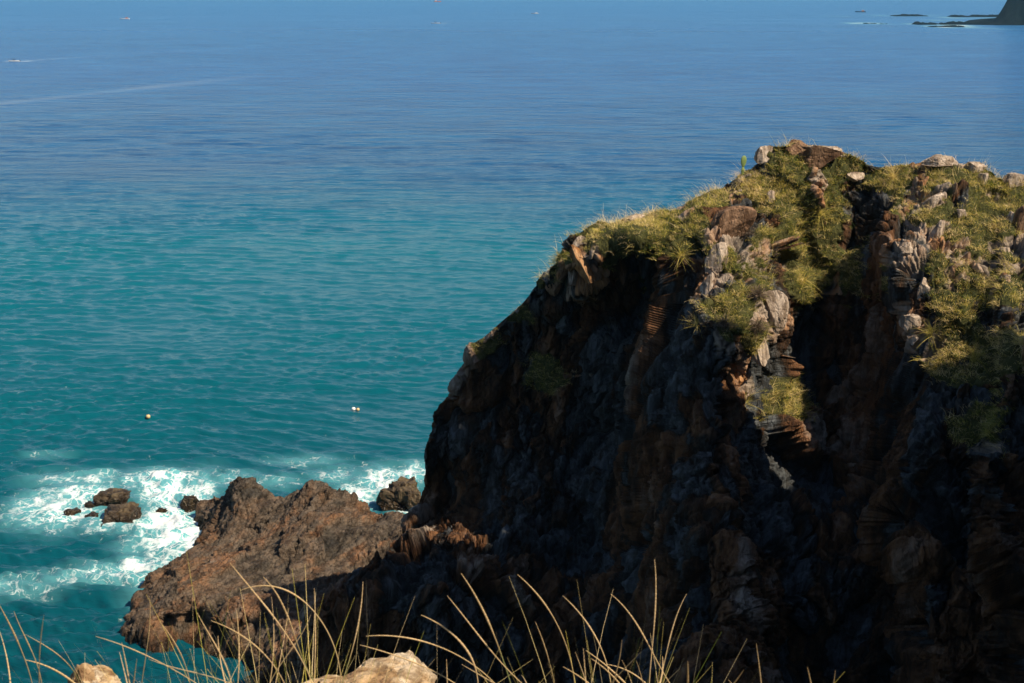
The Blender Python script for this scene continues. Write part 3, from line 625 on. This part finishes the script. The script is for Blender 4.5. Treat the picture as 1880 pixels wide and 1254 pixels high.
# ------------------------------------------------------------ buoys, boats
def lathe(name, prof_, mat, parent=None, seg_=20):
    bm = bmesh.new(); rings = []
    for r_, z_ in prof_: rings.append([bm.verts.new((r_*math.cos(6.2832*i/seg_), r_*math.sin(6.2832*i/seg_), z_)) for i in range(seg_)])
    for a, b_ in zip(rings, rings[1:]):
        for i in range(seg_): bm.faces.new((a[i], a[(i+1) % seg_], b_[(i+1) % seg_], b_[i]))
    bm.faces.new(rings[0][::-1]); bm.faces.new(rings[-1])
    me = bpy.data.meshes.new(name); bm.to_mesh(me); bm.free(); smooth(me); return link(name, me, mat, parent)
M['white'] = plain('white_paint', (0.8, 0.8, 0.78), 0.45, 0.1)
M['buoy_tan'] = plain('tan_float', (0.62, 0.45, 0.22), 0.5, 0.2); M['dark'] = plain('dark_gear', (0.03, 0.035, 0.05), 0.6, 0.2)
M['navy'] = plain('navy_hull', (0.02, 0.07, 0.14), 0.5, 0.2); M['red'] = plain('red_paint', (0.5, 0.10, 0.07), 0.5, 0.2); M['glass'] = plain('window_glass', (0.02, 0.03, 0.04), 0.1, 0.2)
M['orange'] = plain('orange_cabin', (0.62, 0.28, 0.18), 0.5, 0.2)
for px, py, r_, mt, lab in ((272, 765, 0.165, 'buoy_tan', 'lone tan round buoy floating on the left'), (649, 751, 0.15, 'white', 'white round buoy of the floating pair'), (657, 752, 0.135, 'buoy_tan', 'tan round buoy of the floating pair')):
    p = p2z(px, py+1.5, 0.05); t = empty('buoy', (p[0], p[1], 0.12)); t.rotation_euler = (0.15, 0.1, 0); tag(t, lab, 'buoy', 'round buoys off the rocks')
    lathe('float', [(r_*math.sin(a), -r_*math.cos(a)) for a in np.linspace(0.12, 3.02, 14)], M[mt], t)
    lathe('mooring_eye', [(0.03, r_*0.98), (0.035, r_*1.1), (0.02, r_*1.2)], M['dark'], t, 8)
def box(name, sx_, sy_, sz_, loc, mat, parent, bev=0.03, taper=1.0):
    bm = bmesh.new(); bmesh.ops.create_cube(bm, size=1)
    for v in bm.verts:
        k_ = taper if v.co.z > 0 else 1; v.co = Vector((v.co.x*sx_*k_, v.co.y*sy_*k_, v.co.z*sz_))
    bmesh.ops.bevel(bm, geom=bm.edges[:], offset=bev, segments=2, affect='EDGES')
    me = bpy.data.meshes.new(name); bm.to_mesh(me); bm.free(); o = link(name, me, mat, parent); o.location = loc; return o
def hull(L_, W_, H_, mat, parent, sheer=0.35):
    n_ = 22; bm = bmesh.new(); rows = []
    for i in range(n_+1):
        t = i/n_; x = (t-0.5)*L_; wd = W_/2*(1-max(0, (t-0.45)/0.55)**2.4)*(0.86+0.14*min(1, t*4)); wd = max(wd, 0.02)
        sh = H_*(1+sheer*max(0, (t-0.4)/0.6)**2); ring = []
        for a, zz in ((1.0, sh), (0.97, sh*0.5), (0.75, 0.0), (0.0, -H_*0.35), (-0.75, 0.0), (-0.97, sh*0.5), (-1.0, sh), (-0.9, sh), (-0.88, sh-H_*0.3), (0.88, sh-H_*0.3), (0.9, sh)):
            ring.append(bm.verts.new((x+(0.06*L_*zz/H_ if t > 0.8 else 0)*(t-0.8)*5, a*wd, zz)))
        rows.append(ring)
    m_ = len(rows[0])
    for a, b_ in zip(rows, rows[1:]):
        for i in range(m_): bm.faces.new((a[i], a[(i+1) % m_], b_[(i+1) % m_], b_[i]))
    bm.faces.new(rows[0][::-1]); bm.faces.new(rows[-1])
    bmesh.ops.recalc_face_normals(bm, faces=bm.faces[:])
    me = bpy.data.meshes.new('hull'); bm.to_mesh(me); bm.free(); return link('hull', me, mat, parent)
def pole(name, x, z0, h, mat, parent, r_=0.05):
    o = lathe(name, [(r_, 0), (r_*0.6, h)], mat, parent, 8); o.location = (x, 0, z0); return o
def boat(px, py, L_, rz, hm, cm, label, kind):
    p = p2z(px, py, 0.0); t = empty('boat', (p[0], p[1], 0.05), rz); tag(t, label, 'boat', 'boats out at sea'); W_ = L_*0.3; H_ = L_*0.09
    hull(L_, W_, H_, M[hm], t)
    if kind == 'fishing':
        cb = box('cabin', L_*0.26, W_*0.62, H_*1.5, (-L_*0.22, 0, H_*1.45), M[cm], t, 0.05, 0.92); box('window', L_*0.262, W_*0.5, H_*0.4, (0, 0, H_*0.3), M['glass'], cb, 0.02)
        box('roof', L_*0.32, W_*0.72, H_*0.14, (-L_*0.22, 0, H_*2.26), M['white'], t, 0.03)
        pole('mast', L_*0.05, H_*0.7, H_*3.2, M['dark'], t, 0.07); pole('mast', -L_*0.4, H_*0.7, H_*2.4, M['dark'], t, 0.06)
    elif kind == 'open':
        cn = box('console', L_*0.12, W_*0.35, H_*1.2, (0, 0, H_*1.2), M[cm], t, 0.03); box('windscreen', L_*0.02, W_*0.33, H_*0.5, (L_*0.06, 0, H_*0.75), M['glass'], cn, 0.01)
        box('outboard_motor', L_*0.07, W_*0.2, H_*1.3, (-L_*0.54, 0, H_*0.8), M['dark'], t, 0.03, 0.8)
        for x in (-0.1, 0.12):
            for sgn in (1, -1):
                o = pole('canopy_post', x*L_, H_*0.8, H_*2.2, M['dark'], t, 0.03); o.location.y = sgn*W_*0.3
        box('canopy', L_*0.34, W_*0.75, H_*0.12, (0, 0, H_*3.05), M['dark' if cm == 'dark' else 'white'], t, 0.02)
    return t
boat(26, 113, 4.6, R(186), 'white', 'dark', 'small white motorboat with dark canopy nearest on the left edge', 'open')
boat(229, 35.5, 10.5, R(178), 'white', 'red', 'white boat with red cabin far out at upper left', 'fishing')
boat(800, 43.5, 8.5, R(176), 'white', 'dark', 'white motorboat trailing a thin wake at top centre', 'open')
boat(982, 25.5, 10, R(170), 'white', 'white', 'distant all white boat right of top centre', 'fishing')
boat(803, 3.5, 22, R(20), 'red', 'orange', 'very distant reddish boat cut by the top of the view', 'fishing')
boat(1580, 22.5, 15, R(172), 'navy', 'orange', 'dark hulled fishing boat with orange cabin left of the far reef', 'fishing')

# ------------------------------------------------------------ far headland and reefs
M['far'] = rock_material('far_rock', [(0.3, (0.0015, 0.005, 0.009)), (0.6, (0.003, 0.009, 0.014)), (0.8, (0.008, 0.012, 0.016))], stretch=(0.05, 0.05, 0.03), bump=0.3, bs=0.5, spec=0.03)
c0 = p2z(1900, 46, 0.0)
fx = np.linspace(-130, 420, 300); fy = np.linspace(-60, 400, 220); FX, FY = np.meshgrid(fx, fy, indexing='ij')
G = np.stack([FX, FY, FX*0], -1); ns = fbm(G*0.03, 601, 5)
ridge = np.interp(FX-0.367*FY, [-100, -62, -46, -39, -35, -31, -26, -18, 20, 150, 420], [-2, 0.5, 1.4, 3.0, 7.5, 14, 25, 38, 52, 70, 80])
cross = sstep(FY+12*ns, -14, 16)*sstep(-FY+20*ns, -360, -220)
FZ = -3+(ridge+3)*cross+ns*2.2*sstep(ridge, 0, 20)*cross+sstep(ridge, -1, 1)*cross*1.0
FP = np.stack([FX+c0[0], FY+c0[1], FZ], -1); me = quads_mesh('far_headland', FP, grid_quads(*FX.shape)[:, ::-1]); attr(me, 'tint', np.clip(0.5+ns*0.4, 0, 1))
tag(link('far_headland', me, M['far']), 'distant dark headland sloping into the sea at the upper right corner', kind='structure')
def reef(px0, px1, py, h, lab, seed, dep_=14):
    a = p2z(px0, py, 0.0); b_ = p2z(px1, py, 0.0); W_ = b_[0]-a[0]; X_ = np.linspace(0, W_, max(60, int(W_/0.9))); Y_ = np.linspace(-dep_, dep_, 40); XX, YY = np.meshgrid(X_, Y_, indexing='ij')
    g_ = np.stack([XX+seed, YY, XX*0], -1); e_ = sstep(np.minimum(XX, W_-XX)/W_, 0, 0.12)*sstep(dep_-abs(YY), 0, dep_*0.5)
    f_, _, t_ = facet(g_*0.16, seed, 1.2)
    Z_ = -1+e_*(1+h*(0.45+0.75*vnoise(g_*0.07, seed))+0.5*h*f_)
    me = quads_mesh('reef', np.stack([XX+a[0], YY+a[1], Z_], -1), grid_quads(*XX.shape)[:, ::-1]); attr(me, 'tint', t_); o = link('reef', me, M['far']); tag(o, lab, 'reef', 'low reefs off the far headland')
reef(1632, 1705, 29.5, 1.8, 'thin dark reef farthest left beyond the surf', 31, 25)
reef(1738, 1860, 31, 2.0, 'long dark reef behind the tip of the far headland', 32, 25)
reef(1672, 1790, 45, 2.6, 'rough dark reef joining the foot of the far headland', 33, 18)
reef(1584, 1610, 43.5, 1.3, 'small brownish reef out in front on the left', 34, 9)
reef(1614, 1630, 44, 1.2, 'tiny dark reef just right of the small brownish one', 35, 8)
reef(1700, 1775, 49.5, 1.4, 'low broken reef in the surf nearest the viewer', 36, 10)

# ------------------------------------------------------------ near hillside under and beside the camera
def hillside(X, Y):
    edge_y = 3.45+0.15*np.sin(X*1.3)+np.clip(np.abs(X)-3, 0, 6)*-0.15
    z = 28.06+0.03*np.sin(X*2.1+Y)-0.05*Y
    z = z-np.clip(Y-edge_y, 0, None)*2.6
    z = z+np.clip(-Y-2, 0, None)*0.10
    z = np.maximum(z-np.clip(-X-8, 0, None)*0.9, -3)
    a = X*0.5+Y*0.866; b = X*0.866-Y*0.5            # across and along the sun's bearing
    crest = np.interp(a, [-60, 0, 20, 34, 41, 44, 45, 45.8, 47, 47.9, 48.5, 50, 55, 62], [26, 27, 28, 48, 50, 50.3, 49.2, 45, 42, 39, 34.5, 27, 10, -3])  # unseen crest, its profile shaped to throw shade on the lower cliff
    h2 = -3+(crest+3)*sstep(b+0.02*a, -9, 4.5)
    return np.maximum(z, -3+(h2+3)*sstep(X-0.5*Y, 1, 7))
hx = np.concatenate([np.linspace(-60, -5, 60, endpoint=False), np.linspace(-5, 5, 110, endpoint=False), np.linspace(5, 130, 260)])
hy = np.concatenate([np.linspace(-70, -2, 60, endpoint=False), np.linspace(-2, 8, 100, endpoint=False), np.linspace(8, 70, 130)])
HX, HY = np.meshgrid(hx, hy, indexing='ij')
HZ = hillside(HX, HY)
hn = fbm(np.stack([HX*0.35, HY*0.35, HX*0], -1), 501, 5)
HZ = HZ+hn*np.interp(np.hypot(HX, HY), [4, 25], [0.03, 0.8])
keep = np.interp(HY, [0, 70], [0, 70])
me = quads_mesh('hillside', np.stack([HX, HY, HZ], -1), grid_quads(*HX.shape)[:, ::-1]); attr(me, 'tint', 0.5+0.3*hn); attr(me, 'soil', np.full(HX.shape, 0.8)); attr(me, 'pale', np.zeros(HX.shape))
tag(link('hillside', me, M['cliff']), 'grassy hillside the view is taken from, its unseen crest shaped to shade the cliff', kind='structure')

# ------------------------------------------------------------ foreground boulders
for i, (px, py, ww, hh_, D, lab, sd_) in enumerate([(172, 1275, 160, 175, 3.3, 'pointed cream and orange boulder at the bottom left corner', 3), (722, 1312, 390, 180, 3.3, 'pale rounded boulder with yellow lichen at the bottom edge', 8),
                                      (600, 1310, 240, 150, 3.1, 'low brown boulder in front of the pale rounded one', 11)]):
    p = p2w(px, py, D); sc = D/2611*0.5
    o = link('boulder', rock_mesh('boulder', ww*sc*1.15, ww*sc*0.9, hh_*sc*1.1, 40+sd_, 0, planes=12, sub=6, rough=0.05), M['fore']); o.location = p; tag(o, lab, 'rock', 'boulders at the foot of the view')

# ------------------------------------------------------------ foreground stalks
def tube(name, pts, rads, mat, parent, tones, ns=7):
    pts = np.array(pts); n_ = len(pts); T = np.gradient(pts, axis=0); T /= np.linalg.norm(T, axis=1, keepdims=True)
    A = np.cross(T, [0, 1, 0.01]); A /= np.linalg.norm(A, axis=1, keepdims=True); B = np.cross(T, A)
    th = np.arange(ns)*2*math.pi/ns
    V = pts[:, None]+(A[:, None]*np.cos(th)[None, :, None]+B[:, None]*np.sin(th)[None, :, None])*np.array(rads)[:, None, None]
    i = np.arange(n_*ns).reshape(n_, ns); Q = np.stack([i[:-1], np.roll(i[:-1], -1, 1), np.roll(i[1:], -1, 1), i[1:]], -1)
    me = quads_mesh(name, V, Q); smooth(me); attr(me, 'tone', np.repeat(tones, ns)); return link(name, me, mat, parent)
def spline(pts, n_):
    pts = np.array(pts, float); t = np.concatenate([[0], np.cumsum(np.linalg.norm(np.diff(pts, axis=0), axis=1))]); t /= t[-1]
    deg = min(3, len(pts)-1); s_ = np.linspace(0, 1, n_)
    return np.stack([np.polyval(np.polyfit(t, pts[:, k_], deg), s_) for k_ in range(2)], -1)
def Z5(*a): return [(600+x/2.686, 1000+y/2.686) for x, y in a]
def Z4(*a): return [(x/2.349, 720+y/2.349) for x, y in a]
def Z8(*a): return [(1100+x/2.185, 680+y/2.185) for x, y in a]
ST = [ # points tip -> root, head size, green, label
 (Z5((178, 182), (165, 330), (125, 520), (88, 640)), 1.0, 1, 'upright green stemmed stalk with pale head left of the rounded boulder'),
 (Z5((662, 142), (735, 255), (800, 390), (860, 540), (905, 680)), 1.25, 1, 'tall thick headed stalk with green stem right of the rounded boulder'),
 (Z5((594, 252), (700, 385), (850, 570), (960, 682)), 0.9, 0, 'straight leaning stalk crossing the thick headed green one'),
 (Z5((465, 347), (580, 410), (690, 520), (745, 682)), 1.3, 0, 'thick stalk curving over just right of the rounded boulder'),
 (Z5((193, 452), (350, 450), (520, 495), (700, 575), (825, 682)), 1.0, 0, 'long stalk arching flat to the left above the rounded boulder'),
 (Z5((163, 495), (250, 515), (340, 550), (560, 640), (640, 690)), 1.0, 0, 'stalk lying across the top of the rounded boulder'),
 (Z5((940, 147), (1040, 250), (1120, 360), (1180, 500), (1222, 682)), 1.0, 0, 'tall bowed stalk against the black cliff at bottom centre'),
 (Z5((1028, 380), (1080, 520), (1122, 682)), 0.7, 0, 'thin short stalk left of the tall bowed one'),
 (Z5((1164, 252), (1250, 345), (1320, 440), (1370, 560), (1400, 682)), 0.95, 0, 'bowed stalk second right of bottom centre, leaning left'),
 (Z5((1400, 243), (1500, 350), (1600, 520), (1690, 682)), 0.9, 0, 'long leaning stalk crossing the tallest upright stalk'),
 (Z5((1616, 72), (1622, 250), (1605, 500), (1590, 682)), 0.95, 0, 'tallest straight upright stalk at lower right of centre'),
 (Z5((1774, 243), (1700, 430), (1660, 600), (1640, 682)), 0.8, 0, 'right leaning stalk beside the tallest upright one'),
 (Z5((1455, 470), (1435, 600), (1410, 682)), 0.8, 1, 'short upright greenish stalk inside the crossing thicket'),
 (Z5((1550, 528), (1480, 600), (1400, 682)), 0.7, 0, 'short stalk in the thicket leaning right'),
 (Z5((1278, 522), (1370, 590), (1470, 682)), 1.1, 0, 'upper of the two parallel stalks leaning left in the thicket'),
 (Z5((1305, 562), (1380, 620), (1440, 682)), 1.0, 0, 'lower of the two parallel stalks leaning left in the thicket'),
 (Z5((1380, 590), (1480, 620), (1570, 682)), 1.0, 0, 'thick low stalk arching through the thicket'),
 (Z5((1225, 528), (1255, 610), (1280, 682)), 0.6, 1, 'thin greenish stalk at the left of the thicket'),
 (Z5((1265, 510), (1272, 600), (1278, 682)), 0.6, 0, 'thin upright brown stalk at the left of the thicket'),
 (Z5((1165, 602), (1230, 640), (1290, 682)), 1.0, 0, 'low stalk leaning left below the thicket'),
 (Z5((1780, 575), (1781, 630), (1780, 690)), 1.2, 0, 'short thick upright head alone right of the thicket'),
 (Z5((1655, 552), (1655, 620), (1640, 690)), 1.2, 0, 'short thick upright head below the tallest stalk'),
 (Z5((590, 565), (592, 620), (594, 690)), 0.9, 0, 'dim short stalk standing behind the rounded boulder'),
 (Z5((960, 642), (975, 665), (990, 700)), 0.8, 0, 'shortest tip poking in below the leaning pair'),
 (Z5((1740, 612), (1700, 650), (1660, 690)), 0.8, 0, 'dull brown stalk leaning right at the foot of the tallest'),
 (Z5((665, 590), (750, 640), (835, 690)), 0.9, 0, 'low stalk slanting beneath the long arching one'),
 (Z5((1455, 570), (1480, 620), (1505, 690)), 0.5, 1, 'hair thin green stalk leaning left inside the thicket'),
 (Z5((1525, 570), (1545, 630), (1560, 690)), 0.5, 1, 'hair thin green stalk on the right of the thicket'),
 (Z8((630, 1095), (640, 1170), (650, 1260)), 0.8, 0, 'single stalk upright against the dark cliff right of the thicket'),
 (Z8((580, 1202), (560, 1230), (530, 1270)), 1.0, 0, 'short tip leaning right beyond the thicket'),
 (Z8((835, 1190), (842, 1220), (852, 1270)), 0.9, 0, 'short tip leaning left in the lower right'),
 (Z8((948, 1203), (944, 1230), (938, 1270)), 0.9, 0, 'rightmost short tip at the bottom edge'),
 (Z8((518, 1240), (530, 1255), (545, 1275)), 0.7, 0, 'tiny tip at the bottom edge under the right leaning tip'),
 (Z4((-10, 905), (60, 1040), (110, 1160), (140, 1264)), 1.1, 0, 'thick bowed stalk entering from the left edge'),
 (Z4((-6, 1020), (30, 1150), (45, 1264)), 1.0, 0, 'stalk hugging the left edge at the bottom corner'),
 (Z4((60, 945), (110, 1060), (165, 1190), (180, 1264)), 0.8, 0, 'faint stalk behind the thick bowed one at the left edge'),
 (Z4((190, 960), (172, 1110), (170, 1264)), 0.7, 0, 'thin upright stalk left of the pointed boulder'),
 (Z4((110, 1155), (220, 1190), (330, 1264)), 1.4, 0, 'blurred thick stalk lying low in front of the pointed boulder'),
 (Z4((110, 1045), (220, 1110), (300, 1180), (345, 1264)), 0.6, 1, 'faint thin blade leaning left behind the pointed boulder'),
 (Z4((645, 880), (645, 1000), (630, 1130), (610, 1264)), 0.8, 0, 'upright stalk standing before the left end of the rock shelf'),
 (Z4((412, 1053), (550, 1100), (700, 1170), (860, 1264)), 0.7, 0, 'long thin stalk slanting left over the dark water'),
 (Z4((525, 1080), (545, 1180), (560, 1264)), 1.2, 0, 'thick short stalk right of the pointed boulder'),
 (Z4((515, 1120), (535, 1200), (550, 1264)), 0.9, 0, 'slim stalk touching the thick short one'),
 (Z4((590, 1150), (582, 1210), (575, 1264)), 1.0, 0, 'short upright tip between two thin stalks near the pointed boulder'),
 (Z4((690, 990), (740, 1060), (800, 1180), (820, 1264)), 0.9, 0, 'bowed stalk in front of the caves of the rock shelf'),
 (Z4((850, 950), (900, 1040), (970, 1170), (1000, 1264)), 1.0, 0, 'bowed stalk right of the shelf caves'),
 (Z4((1020, 940), (1030, 1080), (1025, 1264)), 1.1, 0, 'thick upright stalk in the middle of the left clump'),
 (Z4((910, 985), (1010, 1030), (1130, 1120), (1230, 1264)), 0.9, 0, 'left leaning stalk crossing behind the thick upright one'),
 (Z4((990, 735), (1080, 840), (1170, 960), (1290, 1130), (1340, 1240)), 1.1, 0, 'highest stalk of the left clump, leaning left over the shelf'),
 (Z4((1135, 797), (1210, 900), (1270, 1050), (1350, 1240)), 1.2, 1, 'green based stalk just right of the highest one'),
 (Z4((1037, 855), (1130, 838), (1230, 848), (1310, 900), (1370, 970), (1430, 1070), (1470, 1240)), 1.1, 0, 'stalk hooked over so its head lies flat across the shelf'),
 (Z4((1355, 845), (1360, 1000), (1355, 1240)), 0.8, 0, 'straight upright stalk at the right of the left clump'),
 (Z4((1340, 960), (1290, 1060), (1200, 1190), (1160, 1264)), 0.7, 0, 'stalk leaning right low in the left clump'),
 (Z4((1245, 930), (1225, 1060), (1190, 1250)), 0.5, 0, 'thin stalk almost upright in the left clump, left of the green based one'),
 (Z4((1170, 880), (1180, 1000), (1165, 1250)), 0.5, 0, 'hair thin stalk behind the highest one'),
 (Z4((940, 1050), (950, 1150), (975, 1264)), 0.9, 0, 'short upright stalk left of the thick upright one'),
 (Z4((640, 1150), (800, 1200), (950, 1240), (1010, 1264)), 0.7, 0, 'low stalk nearly flat along the bottom before the dark water'),
 (Z4((1690, 1240), (1610, 1150), (1560, 1240)), 0.0, 1, None),
]
rs = np.random.RandomState(77)
for pts, hs, gr, lab in ST:
    if lab is None: continue
    D = rs.uniform(2.45, 3.1); n_ = 60; c2 = spline(pts, n_)
    r0 = pts[0]; c2[0] = r0
    W3 = p2w(c2[:, 0], c2[:, 1], D+np.linspace(0.12, 0, n_)*rs.uniform(-1, 1))
    last = W3[-1]; dr = W3[-1]-W3[-6]; dr /= np.linalg.norm(dr)
    gz = 27.86; ex = [last+dr*k_*0.04*np.array([1/(1+k_*0.4), 1, 1]) for k_ in range(1, 12)]
    ex = [e for e in ex if e[2] > gz]
    W3 = np.concatenate([W3, np.array(ex).reshape(-1, 3), [[(ex[-1] if ex else last)[0]+dr[0]*0.05, last[1], gz]]])
    t = empty('grass_stalk', W3[-1]); tag(t, lab, 'grass stalk', 'dry seed stalks in the foreground')
    Lc = W3-W3[-1]
    length = np.concatenate([[0], np.cumsum(np.linalg.norm(np.diff(Lc, axis=0), axis=1))])
    hl = min(0.10+0.05*hs, length[-1]*0.42); nh = max(6, int(np.searchsorted(length, hl)))
    tw = D/2611
    # seed head: many small husks along the tip
    m_ = 130; tt = np.linspace(0, length[nh], m_); hp = np.stack([np.interp(tt, length, Lc[:, k_]) for k_ in range(3)], -1)
    env = np.sqrt(np.clip(np.linspace(0.04, 1, m_), 0, 1))*np.interp(np.linspace(0, 1, m_), [0, 0.75, 1], [1, 1, 0.5])
    rad_ = tw*2.05*hs*env*(0.82+0.10*np.sin(np.arange(m_)*0.9+rs.rand())+0.22*rs.rand(m_))
    st_rad = np.full(len(Lc)-nh+1, tw*1.0*(0.6+0.4*hs))
    tn = np.clip((0.15 if gr else 0.6)+rs.uniform(-0.1, 0.15), 0, 1)
    tone = np.interp(np.linspace(0, 1, len(st_rad)), [0, 0.35, 1], [0.7, tn, tn*0.7])
    tube('stem', Lc[nh-1:], st_rad, M['straw'], t, tone)
    hd = tube('seed_head', hp, rad_, M['straw'], t, np.clip(0.75+0.15*rs.normal(size=m_), 0, 1))
# short green blades among the stalks, rooted on the near ground
r = np.random.RandomState(55); N_ = 1500
xs = np.concatenate([r.normal(-0.50, 0.10, 330), r.normal(0.24, 0.08, 150), r.normal(-0.85, 0.12, 60), r.uniform(-1.3, 0.9, N_-540)]); ys = np.concatenate([r.uniform(2.8, 3.2, 540), r.uniform(2.2, 3.3, N_-540)]); zs = 27.86+0*xs
dd = r.normal(size=(N_, 3))*np.array([0.30, 0.2, 0.1])+np.array([0, 0, 1.0]); dd /= np.linalg.norm(dd, axis=1, keepdims=True)
ln = np.concatenate([r.uniform(0.5, 0.86, 540), r.uniform(0.2, 0.55, N_-540)])
me = blades('near_grass', np.stack([xs, ys, zs], -1), dd, ln, r.uniform(0.0022, 0.0042, N_), np.clip(r.normal(0.62, 0.25, N_), 0, 1), r.uniform(0, 0.35, N_), 6)
tag(link('near_grass', me, M['grass']), 'short green blades along the bottom edge among the dry stalks', 'grass', kind='stuff')

# ------------------------------------------------------------ sea air
bm = bmesh.new(); bmesh.ops.create_cube(bm, size=1)
for v in bm.verts: v.co = Vector((v.co.x*44000, v.co.y*14000+6500, v.co.z*140+66))
me = bpy.data.meshes.new('haze'); bm.to_mesh(me); bm.free()
m, n, b = newmat('sea_air'); n.nodes.remove(b)
pv = nd(n, 'ShaderNodeVolumePrincipled'); pv.inputs['Color'].default_value = (0.30, 0.68, 1.0, 1); pv.inputs['Density'].default_value = 0.00006; pv.inputs['Anisotropy'].default_value = 0.0
n.links.new(pv.outputs[0], n.nodes['Material Output'].inputs['Volume'])
tag(link('haze', me, m), 'thin blue sea haze', 'haze', kind='stuff')
